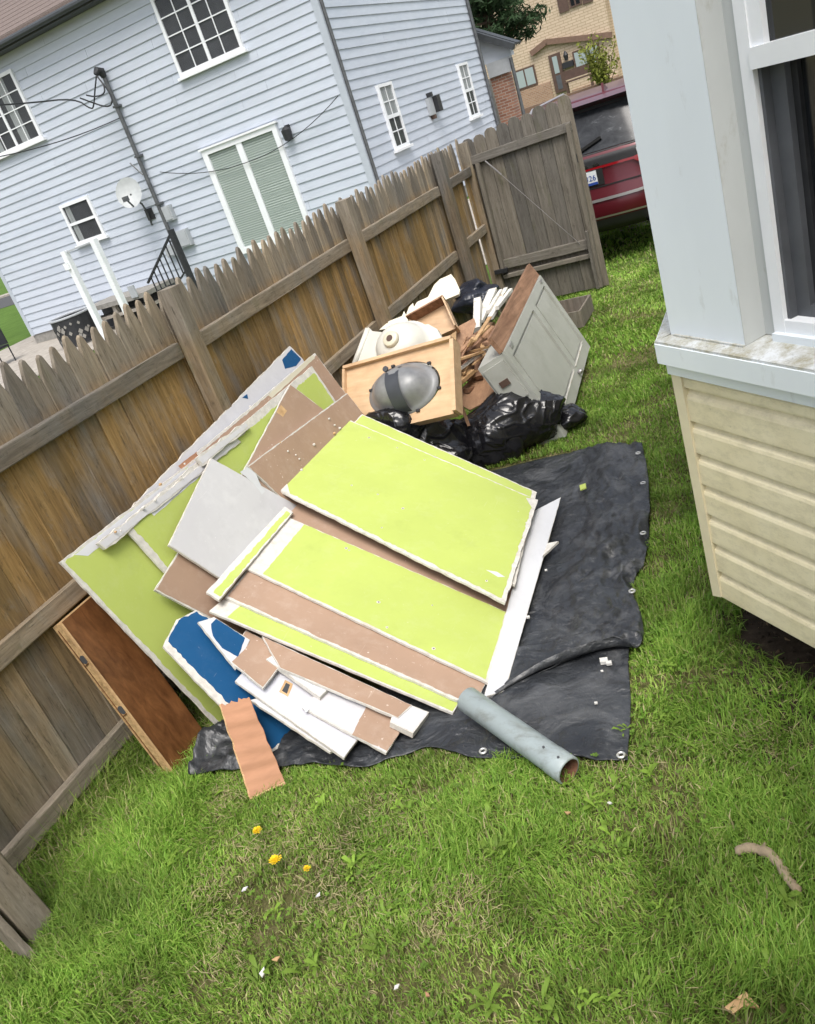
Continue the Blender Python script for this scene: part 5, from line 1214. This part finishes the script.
vs.append(vf(ea-0.02, eb, 0.14)); fs = [(i*m_+k, i*m_+(k+1) % m_, (i+1)*m_+(k+1) % m_, (i+1)*m_+k) for i in range(len(rings)-1) for k in range(m_)]+[((len(rings)-1)*m_+k, (len(rings)-1)*m_+(k+1) % m_, len(rings)*m_) for k in range(m_)]
mb.add(vs, fs); part('bowl', mb, 'sinkgrey', sk, True)
mb = MB(); mb.grid(lambda u, t: vf(ea-0.085+0.10*u+0.05*t, eb-rb*0.80+rb*1.75*t, 0.026+0.128*math.sin(math.pi*min(1, max(0, t)))**0.55), 4, 24); part('overflow_channel', mb, 'strap', sk, True)
dc = vf(ea-0.075, eb-rb*0.62, 0.115); part('overflow_hole', MB().tube([dc, dc+vn*0.010], 0.020, 14), 'dark', sk)
for t in (0.3, 1.2, 2.2, 3.4, 4.4, 5.5): part('clip', MB().obox(vf(ea+ra*1.02*math.cos(t), eb+rb*1.02*math.sin(t), 0.008), vu*0.012, vv*0.008, vn*0.008), 'iron', sk)

# white cultured-marble top behind it, underside with bowl and drain
bn_ = vn; bo = VA-vn*0.09+Vector((0, 0.16, 0.03))
def slab_px(name, label, cat, px, p0, n, th, mat, group=None, parent=None, smooth=False):
    n = Vector(n).normalized(); P = [onP(x, y, p0, n) for x, y in px]
    mb = MB().prism(P, n*-th)
    if parent is not None: return part(name, mb, mat, parent)
    return solo(name, mb, mat, label, cat, group)
wt = thing('white_sink_top', 'off-white moulded sink top turned bowl side up behind the vanity panel', 'sink', onP(400, 345, bo, bn_))
slab_px('slab', '', '', [(353, 372), (360, 350), (368, 327), (372, 331), (388, 333), (428, 324), (437, 329), (443, 340), (445, 360), (400, 385)], bo, bn_, 0.03, 'sinkwhite', parent=wt)
part('edge_roll', MB().tube([onP(x, y, bo, bn_) for x, y in ((353, 368), (360, 350), (368, 329))], 0.022, 8), 'sinkwhite', wt, True)
bc = onP(404, 349, bo, bn_); mb = MB(); vs = []; m_ = 36; rg = [(1.12, 0), (1.0, 0.012), (0.94, 0.05), (0.80, 0.11), (0.60, 0.15), (0.35, 0.165), (0.2, 0.168), (0.1, 0.168)]
for s, o_ in rg: vs += [bc+vu*0.205*s*math.cos(2*math.pi*k/m_)+vv*0.185*s*math.sin(2*math.pi*k/m_)+bn_*o_ for k in range(m_)]
mb.add(vs, [(i*m_+k, i*m_+(k+1) % m_, (i+1)*m_+(k+1) % m_, (i+1)*m_+k) for i in range(len(rg)-1) for k in range(m_)]); part('bowl', mb, 'sinkwhite', wt, True)
dc = bc+bn_*0.16
part('drain_boss', MB().tube([dc, dc+bn_*0.03, dc+bn_*0.034], [0.062, 0.055, 0.048], 18), 'creamware', wt, True)
part('drain_hole', MB().tube([dc+bn_*0.0345, dc+bn_*0.036], 0.024, 14), 'darkbrown', wt)
slab_px('moulded_edge', 'broken cream coloured moulded vanity edge leaning towards the fence', 'vanity edge',
        [(379, 330), (389, 321), (402, 316), (404, 311), (406, 315), (409, 307), (413, 303), (414, 307), (417, 302), (428, 297), (431, 291), (434, 285), (440, 279), (447, 276), (451, 274), (455, 279), (460, 290), (459, 294), (447, 299), (433, 306), (419, 314), (410, 321), (396, 327)],
        (-2.88, 5.7, 0.80), (0.35, -0.62, 0.70), 0.035, 'creamware')
# drawer
Dp, Dn = (-2.56, 5.75, 0.72), Vector((0.10, -0.70, 0.70)).normalized()
dq = [onP(x, y, Dp, Dn) for x, y in ((411, 322), (447, 302), (460, 331), (424, 347))]
dw = thing('empty_drawer', 'small empty wooden drawer lying open behind the sinks', 'drawer', dq[3])
part('floor_board', MB().prism(dq, Dn*-0.012), 'honey', dw)
for i in range(4):
    a, b = dq[i], dq[(i+1) % 4]
    inw = ((dq[0]+dq[2])/2-(a+b)/2).normalized()*0.006
    hgt = 0.11 if i in (0, 1) else 0.06
    part('side', MB().obox((a+b)/2+Dn*hgt/2+inw, (b-a)/2*1.02, inw, Dn*hgt/2), 'oldplank' if i == 0 else 'honey', dw)
slab_px('plank', 'pale upright plank end beside the vanity panel', 'plank', [(441, 342), (456, 331), (456, 352), (450, 358), (443, 355)], (-2.2, 5.05, 0.8), (0.1, -0.9, 0.4), 0.02, 'rawwood')
# plywood pieces and broken wood
slab_px('plywood_piece', 'reddish plywood sheet lying low in front of the broken wood', 'plywood', [(452, 400), (481, 371), (519, 373), (492, 398), (470, 410)], (-2.1, 5.2, 0.30), (0.05, -0.35, 0.93), 0.008, 'plywood')
slab_px('plywood_piece', 'upright reddish plywood piece beside the drawer', 'plywood', [(455, 328), (474, 318), (476, 324), (466, 355), (455, 357)], (-2.35, 5.8, 0.65), (0.3, -0.85, 0.4), 0.010, 'plywood')
slab_px('plywood_piece', 'dark plywood offcut deep in the broken wood', 'plywood', [(462, 352), (492, 330), (500, 352), (478, 382), (458, 380)], (-2.2, 5.75, 0.42), (0.2, -0.6, 0.75), 0.010, 'oldplank')
def stick(px0, d0, px1, d1, w, h, mat, label, name='wood_scrap', cat='wood scrap', group='broken wood scraps'):
    a = onY(*px0, d0); b = onY(*px1, d1)
    return tag(link(name, rough_beam(a, b, w, h, random.random()*50, 6, 0.003).mesh(name, mat)), label, cat, group)
ST = [((465, 352), 5.55, (489, 328), 6.0, .035, .05, 'rawwood', 'pale split stick pointing up beside the cabinet plank'),
      ((453, 374), 5.25, (497, 342), 5.6, .018, .02, 'whitepaintwood', 'long thin white stick slanting across the broken wood'),
      ((455, 366), 5.3, (484, 338), 5.8, .05, .04, 'oldplank', 'dark brown stick under the long white one'),
      ((453, 388), 5.2, (472, 371), 5.4, .06, .03, 'rawwood', 'short pale board end low beside the vanity panel'),
      ((457, 382), 5.25, (470, 362), 5.6, .03, .03, 'plywood', 'short reddish stick behind the low board end'),
      ((479, 378), 5.4, (478, 352), 5.6, .05, .05, 'oldplank', 'brown upright stub in the middle of the broken wood'),
      ((486, 362), 5.5, (482, 345), 5.7, .03, .03, 'rawwood', 'pale upright stub next to the grey drawers'),
      ((468, 348), 5.7, (492, 324), 6.2, .05, .03, 'plywood', 'reddish stick behind the pale split one'),
      ((460, 360), 5.5, (476, 340), 5.9, .03, .04, 'oldplank', 'short dark stick left of the pale split one'),
      ((466, 391), 5.3, (484, 384), 5.5, .05, .03, 'oldplank', 'dark brown chunk lying on the plywood'),
      ((458, 396), 4.85, (469, 426), 4.78, .016, .018, 'plywood', 'thin brown rod poking out above the black bags')]
for s in ST: stick(*s)
for k in range(24):
    x, y2 = random.uniform(456, 486), random.uniform(338, 392); a_ = random.uniform(-1.2, -0.2); L_ = random.uniform(14, 32)
    stick((x, y2), 5.35+random.uniform(-.1, .25), (x+L_*math.cos(a_), y2+L_*math.sin(a_)), 5.55+random.uniform(-.1, .3), random.uniform(.012, .05), random.uniform(.008, .02),
          random.choice(['rawwood', 'oldplank', 'plywood', 'rawwood']), 'thin splinter in the broken wood heap left of the grey cabinet', 'wood_splinter', 'splinter', 'splinters in the wood heap')
WS = [((479, 322), 6.25, (493, 290), 6.8, .075, .03, 'white board with a chipped end, left of the white sticks'),
      ((488, 312), 6.2, (501, 291), 6.7, .03, .03, 'white stick right of the chipped white board'),
      ((493, 314), 6.2, (506, 289), 6.8, .035, .03, 'white stick in the middle of the white bundle'),
      ((497, 308), 6.2, (511, 290), 6.7, .03, .03, 'white stick at the right of the white bundle'),
      ((490, 318), 6.1, (500, 303), 6.4, .04, .03, 'short white stick in front of the white bundle'),
      ((477, 330), 6.1, (478, 300), 6.5, .06, .05, 'cream post piece standing left of the white bundle')]
for a, d0, b, d1, w, h, lb in WS: stick(a, d0, b, d1, w, h, 'whitepaintwood', lb, 'white_stick', 'stick', 'white painted sticks')
# trash can with dark bag, behind the wood
tc = onZ(479, 299, 0.50); can = thing('trash_can', 'grey round trash can behind the broken wood near the gate', 'trash can', (tc.x, tc.y, 0))
mb = tubesurf([(Vector((tc.x, tc.y, 0.01)), .22), (Vector((tc.x, tc.y, .20)), .245), (Vector((tc.x, tc.y, .22)), .255), (Vector((tc.x, tc.y, .47)), .275), (Vector((tc.x, tc.y, .50)), .295), (Vector((tc.x, tc.y, .52)), .285), (Vector((tc.x, tc.y, .47)), .26)], Vector((0, 0, 1)))
part('wall', mb, 'galv', can, True)
part('handle', MB().tube([(tc.x-.05, tc.y+.26, .42), (tc.x-.02, tc.y+.32, .50), (tc.x+.08, tc.y+.34, .52), (tc.x+.17, tc.y+.27, .43)], 0.008, 6), 'iron', can)
bt_ = thing('bin_liner', 'blue-black crumpled liner bag bulging out of the grey trash can', 'trash bag', (tc.x, tc.y, .30))
link('liner', bag('liner', (tc.x-0.03, tc.y+.02, 0.49), (0.25, 0.24, 0.12), 0.3, 21.0, '', 'bag_blue', floor=0.3), bt_)
link('liner_fold', bag('liner_fold', (tc.x-0.10, tc.y+.10, 0.56), (0.15, 0.2, 0.11), 0.8, 25.0, '', 'bag_blue', floor=0.3), bt_)
# ================================================================== GRASS
def inpoly(px, py, poly):
    c = np.zeros(len(px), bool); n = len(poly)
    for i in range(n):
        x0, y0 = poly[i][:2]; x1, y1 = poly[(i+1) % n][:2]
        cond = ((y0 > py) != (y1 > py)) & (px < (x1-x0)*(py-y0)/((y1-y0) if y1 != y0 else 1e-9)+x0)
        c ^= cond
    return c
def vnoise(x, y, s, seed):
    # smooth value noise, vectorised
    r = np.random.default_rng(seed); T = r.random((256, 256)); X = x*s+500; Y = y*s+500
    xi = np.floor(X).astype(int); yi = np.floor(Y).astype(int); fx = X-xi; fy = Y-yi; fx = fx*fx*(3-2*fx); fy = fy*fy*(3-2*fy)
    g = lambda a, b: T[a % 256, b % 256]
    return (g(xi, yi)*(1-fx)+g(xi+1, yi)*fx)*(1-fy)+(g(xi, yi+1)*(1-fx)+g(xi+1, yi+1)*fx)*fy
tp = [(v.x, v.y) for v in ([onZ(x, y, 0) for x, y in TARP_F+TARP_R[1:-1]]+[onZ(x, y, 0) for x, y in LOW_R[1:]]+[onZ(x, y, 0) for x, y in LOW_N[::-1][1:]])]+[(-2.6, 2.1), (-2.6, 4.9)]
PVT = np.array(tp)
BLADES = []
def blades(x0, x1, y0, y1, dens, hmin, hmax, wid, seed):
    r = np.random.default_rng(seed); n = int((x1-x0)*(y1-y0)*dens)
    x = r.uniform(x0, x1, n); y = r.uniform(y0, y1, n)
    keep = ~inpoly(x, y, tp) & (x > -3.12) & (x < 0.60)
    keep &= ~((x+y > 2.40) & (x > -0.42) & (y > 2.1) & (y < 5.0))
    # cull what the camera could never show
    P = np.stack([x, y, np.full(n, -CAM_H)], 1) @ RM; sx = P[:, 0]/P[:, 2]*F_PX; sy = P[:, 1]/P[:, 2]*F_PX
    keep &= (P[:, 2] > 0.3) & (np.abs(sx) < 640) & (np.abs(sy) < 740)
    # bare, thin spots
    bare = vnoise(x, y, 3.2, 11)*0.55+vnoise(x, y, 8.5, 12)*0.45
    keep &= r.random(n) < np.clip((bare-0.20)*4.0, 0.40, 1)
    soil = (x+y > 1.85) & (y > 1.35) & (y < 3.0) & (x > -0.62)
    keep &= ~(soil & (r.random(n) < 0.40))
    x, y = x[keep], y[keep]; n = len(x); bare = bare[keep]
    lush = vnoise(x, y, 1.6, 21)*0.6+vnoise(x, y, 5.0, 22)*0.4
    lush += np.clip((-2.45-x)/0.6, 0, 1)*0.22*(y < 2.2)+np.clip((x+0.75)/0.5, 0, 1)*0.22
    lush = np.clip(lush, 0, 1.1)
    h = (hmin+(hmax-hmin)*np.clip((lush-0.25)*1.5, 0, 1))*r.uniform(0.55, 1.25, n)
    edge = np.exp(-((x+3.09)/0.08)**2); h *= 1+0.7*edge
    az = r.uniform(0, 2*np.pi, n)*0.75+vnoise(x, y, 2.5, 31)*9
    lean = np.abs(r.normal(0.55, 0.35, n)); lean = np.clip(lean, 0.05, 1.5)
    w = wid*r.uniform(0.6, 1.35, n)
    dx, dy = np.cos(az), np.sin(az)
    tw = az+np.pi/2+r.normal(0, 0.5, n); tx, ty = np.cos(tw)*w, np.sin(tw)*w
    p0 = np.stack([x, y, np.zeros(n)-0.006], 1); side = np.stack([tx, ty, np.zeros(n)], 1)
    m1 = p0+np.stack([dx*h*0.30*lean, dy*h*0.30*lean, h*0.55], 1)
    tip = p0+np.stack([dx*h*0.95*lean, dy*h*0.95*lean, h*np.clip(1.0-0.42*lean, 0.25, 1)], 1)
    V = np.stack([p0-side, p0+side, m1+side*0.8, m1-side*0.8, tip], 1)
    # own colour of each blade
    k = r.random(n); dry = np.clip((-2.80-x)/0.25, 0, 1)*0.35+np.clip((0.50-lush)*1.5, 0, 0.5)+np.clip((0.42-bare)*1.6, 0, 0.45)
    g1 = np.array([0.135, 0.28, 0.032]); g2 = np.array([0.31, 0.485, 0.085]); st = np.array([0.52, 0.46, 0.25]); yl = np.array([0.38, 0.46, 0.12])
    c = g1+(g2-g1)*k[:, None]
    yy_ = r.random(n) < 0.22+dry*0.6; c[yy_] = c[yy_]*0.4+yl*0.6
    dd = r.random(n) < 0.03+dry*0.28; c[dd] = st*r.uniform(0.6, 1.15, (dd.sum(), 1))
    c *= (0.46+0.62*vnoise(x, y, 4.0, 41)+0.32*vnoise(x, y, 11.0, 42))[:, None]
    BLADES.append((V, c))
blades(-3.25, 0.62, 0.35, 2.3, 27000, 0.028, 0.110, 0.0022, 1)
blades(-3.25, 0.4, 2.3, 4.2, 20000, 0.026, 0.095, 0.0026, 2)
blades(-3.25, 0.3, 4.2, 6.5, 9000, 0.025, 0.065, 0.0036, 3)
blades(-3.3, 0.3, 6.5, 9.6, 4500, 0.03, 0.065, 0.0058, 4)
blades(-6.5, 0.3, 9.2, 13.0, 1200, 0.03, 0.07, 0.010, 5)
def thatch():
    r = np.random.default_rng(55); n = 60000; x = r.uniform(-3.1, 0.2, n); y = r.uniform(0.4, 4.4, n)
    keep = ~inpoly(x, y, tp) & (vnoise(x, y, 2.6, 61)*0.6+vnoise(x, y, 7, 62)*0.4+r.uniform(-.12, .12, n) > 0.66) & ~((x+y > 2.3) & (y > 2.0))
    x, y = x[keep], y[keep]; n = len(x); a = r.uniform(0, 6.28, n); L = r.uniform(.02, .06, n); z = r.uniform(.004, .030, n); w = r.uniform(.0008, .0017, n)
    d = np.stack([np.cos(a)*L, np.sin(a)*L, r.normal(0, .006, n)], 1); s = np.stack([-np.sin(a)*w, np.cos(a)*w, 0*w], 1); p = np.stack([x, y, z], 1)
    BLADES.append((np.stack([p-s, p+s, p+d*.6+s*.8, p+d*.6-s*.8, p+d], 1), np.array([.50, .43, .24])*r.uniform(.5, 1.15, (n, 1))))
thatch()
def build_stuff(name, V, c, mat, nper, faces, label, cat):
    n = len(V); me = bpy.data.meshes.new(name)
    me.vertices.add(n*nper); me.vertices.foreach_set('co', V.reshape(-1).astype(np.float32))
    loops = np.concatenate([np.array(f) for f in faces]); lt = np.array([len(f) for f in faces]); nl = len(loops)
    L = (np.arange(n)[:, None]*nper+loops[None]).ravel().astype(np.int32)
    me.loops.add(len(L)); me.loops.foreach_set('vertex_index', L)
    starts = np.concatenate([[0], np.cumsum(lt)[:-1]]); S = (np.arange(n)[:, None]*nl+starts[None]).ravel().astype(np.int32)
    me.polygons.add(len(S)); me.polygons.foreach_set('loop_start', S); me.polygons.foreach_set('loop_total', np.tile(lt, n).astype(np.int32))
    me.update()
    a = me.attributes.new('tint', 'FLOAT_COLOR', 'POINT')
    col = np.concatenate([np.repeat(c, nper, 0), np.ones((n*nper, 1))], 1).astype(np.float32); a.data.foreach_set('color', col.ravel())
    me.materials.append(MT[mat]); o = link(name, me); o['kind'] = 'stuff'; o['label'] = label; o['category'] = cat; return o
V = np.concatenate([b[0] for b in BLADES]); c = np.concatenate([b[1] for b in BLADES])
print('grass blades', len(V))
build_stuff('grass', V, c, 'grass', 5, [(0, 1, 2, 3), (3, 2, 4)], 'uneven green lawn grass with straw patches', 'grass')
# broadleaf weeds and clover mixed in the lawn
def weeds():
    r = np.random.default_rng(77); VV = []; CC = []
    for k in range(230):
        x, y = r.uniform(-3.0, 0.1), r.uniform(0.7, 3.2) if k < 180 else r.uniform(3.2, 6.0)
        if inpoly(np.array([x]), np.array([y]), tp)[0] or (x+y > 2.0): continue
        m = r.integers(5, 12); L0 = r.uniform(0.016, 0.045); x += r.normal(0, .01); base = np.array([0.19, 0.30, 0.045])*r.uniform(0.75, 1.35)
        for j in range(m):
            a = r.uniform(0, 6.28); L = L0*r.uniform(0.5, 1.4); jx, jy = r.normal(0, .012, 2); w = L*r.uniform(0.10, 0.19); d = np.array([np.cos(a), np.sin(a), 0]); s = np.array([-np.sin(a), np.cos(a), 0])
            z = r.uniform(0.01, 0.03); lift = r.uniform(0.2, 0.9)*L
            p0 = np.array([x+jx, y+jy, z]); p1 = p0+d*L*0.35+np.array([0, 0, lift*0.7]); p2 = p0+d*L*0.72+np.array([0, 0, lift]); p3 = p0+d*L+np.array([0, 0, lift*0.8])
            VV.append([p0-s*w*.2, p0+s*w*.2, p1+s*w*.8, p1-s*w*.8, p2+s*w, p2-s*w, p3]); CC.append(base*r.uniform(0.85, 1.2))
    for k in range(2600):        # clover-like small leaves
        x, y = r.uniform(-3.1, 0.15), r.uniform(0.6, 4.4)
        if vnoise(np.array([x]), np.array([y]), 2.2, 91)[0] < 0.52 or inpoly(np.array([x]), np.array([y]), tp)[0] or (x+y > 2.2): continue
        z = r.uniform(0.02, 0.05); a0 = r.uniform(0, 6.28); base = np.array([0.15, 0.26, 0.04])*r.uniform(0.7, 1.3)
        for j in range(3):
            a = a0+j*2.1; L = r.uniform(0.007, 0.012); w = L*0.5; d = np.array([np.cos(a), np.sin(a), 0.15]); s = np.array([-np.sin(a), np.cos(a), 0]); p0 = np.array([x, y, z])
            VV.append([p0-s*w*.2, p0+s*w*.2, p0+d*L*.5+s*w, p0+d*L*.5-s*w, p0+d*L*.85+s*w, p0+d*L*.85-s*w, p0+d*L]); CC.append(base)
    build_stuff('weeds', np.array(VV), np.array(CC), 'grass', 7, [(0, 1, 2, 3), (3, 2, 4, 5), (5, 4, 6)], 'broad leaved weeds and clover among the grass', 'weeds')
weeds()
# dandelions
DAN = [((257, 831), .020, 'dandelion flower nearest the cardboard strip'), ((275, 860), .024, 'largest dandelion flower, between the two others'), ((307, 869), .014, 'smallest dandelion flower, right of the largest')]
for (x, y2), r_, lb in DAN:
    p = onZ(x, y2, 0.075); dn_ = thing('dandelion', lb, 'dandelion', (p.x, p.y, 0), 'dandelions in the grass')
    part('stem', MB().tube([(p.x-.01, p.y+.01, 0), (p.x-.003, p.y+.004, .045), (p.x, p.y, .074)], [.0028, .0024, .0022], 6), 'stem', dn_)
    mb = MB()
    for ring, (n_, rr, zz) in enumerate(((13, r_, .076), (11, r_*.78, .081), (8, r_*.5, .085), (5, r_*.25, .087))):
        for k in range(n_):
            a = 2*math.pi*(k+.5*ring)/n_; d = Vector((math.cos(a), math.sin(a), 0)); s = Vector((-math.sin(a), math.cos(a), 0))*r_*.12; rr = (r_, r_*.78, r_*.5, r_*.25)[ring]*random.uniform(.75, 1.15); c0 = Vector((p.x, p.y, zz-.004))
            mb.add([c0-s*.4, c0+s*.4, c0+d*rr+s+Vector((0, 0, .006)), c0+d*rr-s+Vector((0, 0, .006))], [(0, 1, 2, 3)])
    part('petals', mb, 'yellow', dn_)
# small litter on the lawn
def knotty(pts):
    P = [crv(pts, t/28) for t in range(29)]; rs = [0.0165*(1-0.45*abs(t/28-.35))*(1+0.28*mnoise.noise(Vector((t*.55, 3, 1)))) for t in range(29)]; rs[0] *= .55; rs[-1] *= .5
    P = [p+Vector((mnoise.noise(Vector((i*.4, 0, 5))), mnoise.noise(Vector((i*.4, 9, 5))), mnoise.noise(Vector((i*.4, 4, 2)))*.5))*.008 for i, p in enumerate(P)]
    mb = MB().tube(P, rs, 10)
    mb.v = [tuple(Vector(v)*1.0+Vector((0, 0, .003*mnoise.noise(Vector(v)*90)))) for v in mb.v]
    mb.tube([P[9], P[9]+Vector((.012, .022, .012))], [.007, .004], 6); mb.tube([P[19], P[19]+Vector((-.02, .012, .010))], [.007, .003], 6)
    return mb
pts = [onZ(x, y2, .035) for x, y2 in ((735, 851), (748, 848), (763, 851), (776, 860), (783, 871), (790, 882), (800, 892))]
st_ = tag(link('bent_branch', knotty(pts).mesh('bent_branch', 'driftwood', True)), 'short bent bare branch in the grass by the right edge', 'branch')
solo('wood_chip', MB().prism([onZ(x, y2, .03) for x, y2 in ((724, 1009), (745, 993), (759, 1009), (744, 1007), (733, 1015))], (.002, 0, .008)), 'rawwood', 'pale torn wood chip near the bottom right corner', 'chip')
for (x, y2, s_, mt, lb) in ((277, 960, .013, 'rawwood', 'small pale chip in the grass at the lower left'), (263, 974, .016, 'tarpbit', 'crumpled whitish scrap below the small pale chip'), (397, 988, .010, 'tarpbit', 'tiny white triangle scrap near the bottom edge'), (428, 996, .009, 'cardboard', 'tiny reddish leaf bit near the bottom edge'),
                            (610, 804, .008, 'tarpbit', 'tiny white speck in the grass right of the pipe end'), (319, 896, .010, 'greyface', 'small grey scrap in the grass below the dandelions'), (568, 814, .010, 'rawwood', 'tiny tan chip in the grass below the pipe end'), (245, 890, .012, 'greyface', 'pale leaf scrap left below the largest dandelion')):
    p = onZ(x, y2, .035); a = random.uniform(0, 6)
    solo('litter_scrap', MB().prism([p+Vector((math.cos(a+q)*s_*k, math.sin(a+q)*s_*k, .004*k)) for q, k in ((0, 1.1), (1.5, .6), (2.8, 1.2), (4.6, .7))], (0, 0, .004)), mt, lb, 'scrap', 'litter on the lawn')

# clods and dead leaves on the bare bed under the bay
def clods():
    r = np.random.default_rng(5); VV = []; CC = []
    for k in range(1500):
        x, y = r.uniform(-0.55, 0.24), r.uniform(1.5, 3.0)
        if x+y < 1.9+r.uniform(-.15, .25) or x+y > 3.0: continue
        s = r.uniform(.004, .016); p = np.array([x, y, r.uniform(0.0, .012)]); a = r.normal(size=(3, 3))*s*.6
        VV.append([p+a[0], p+a[1], p+a[2], p+np.array([0, 0, s])]); q = r.random()
        CC.append(np.array([.05, .037, .026])*r.uniform(.5, 1.8) if q < .75 else np.array([.20, .14, .08])*r.uniform(.6, 1.2) if q < .9 else np.array([.06, .10, .03]))
    build_stuff('soil_clods', np.array(VV), np.array(CC), 'grass', 4, [(0, 1, 2), (0, 1, 3), (1, 2, 3), (2, 0, 3)], 'dark soil clods and dead leaf bits under the bay', 'soil')
clods()
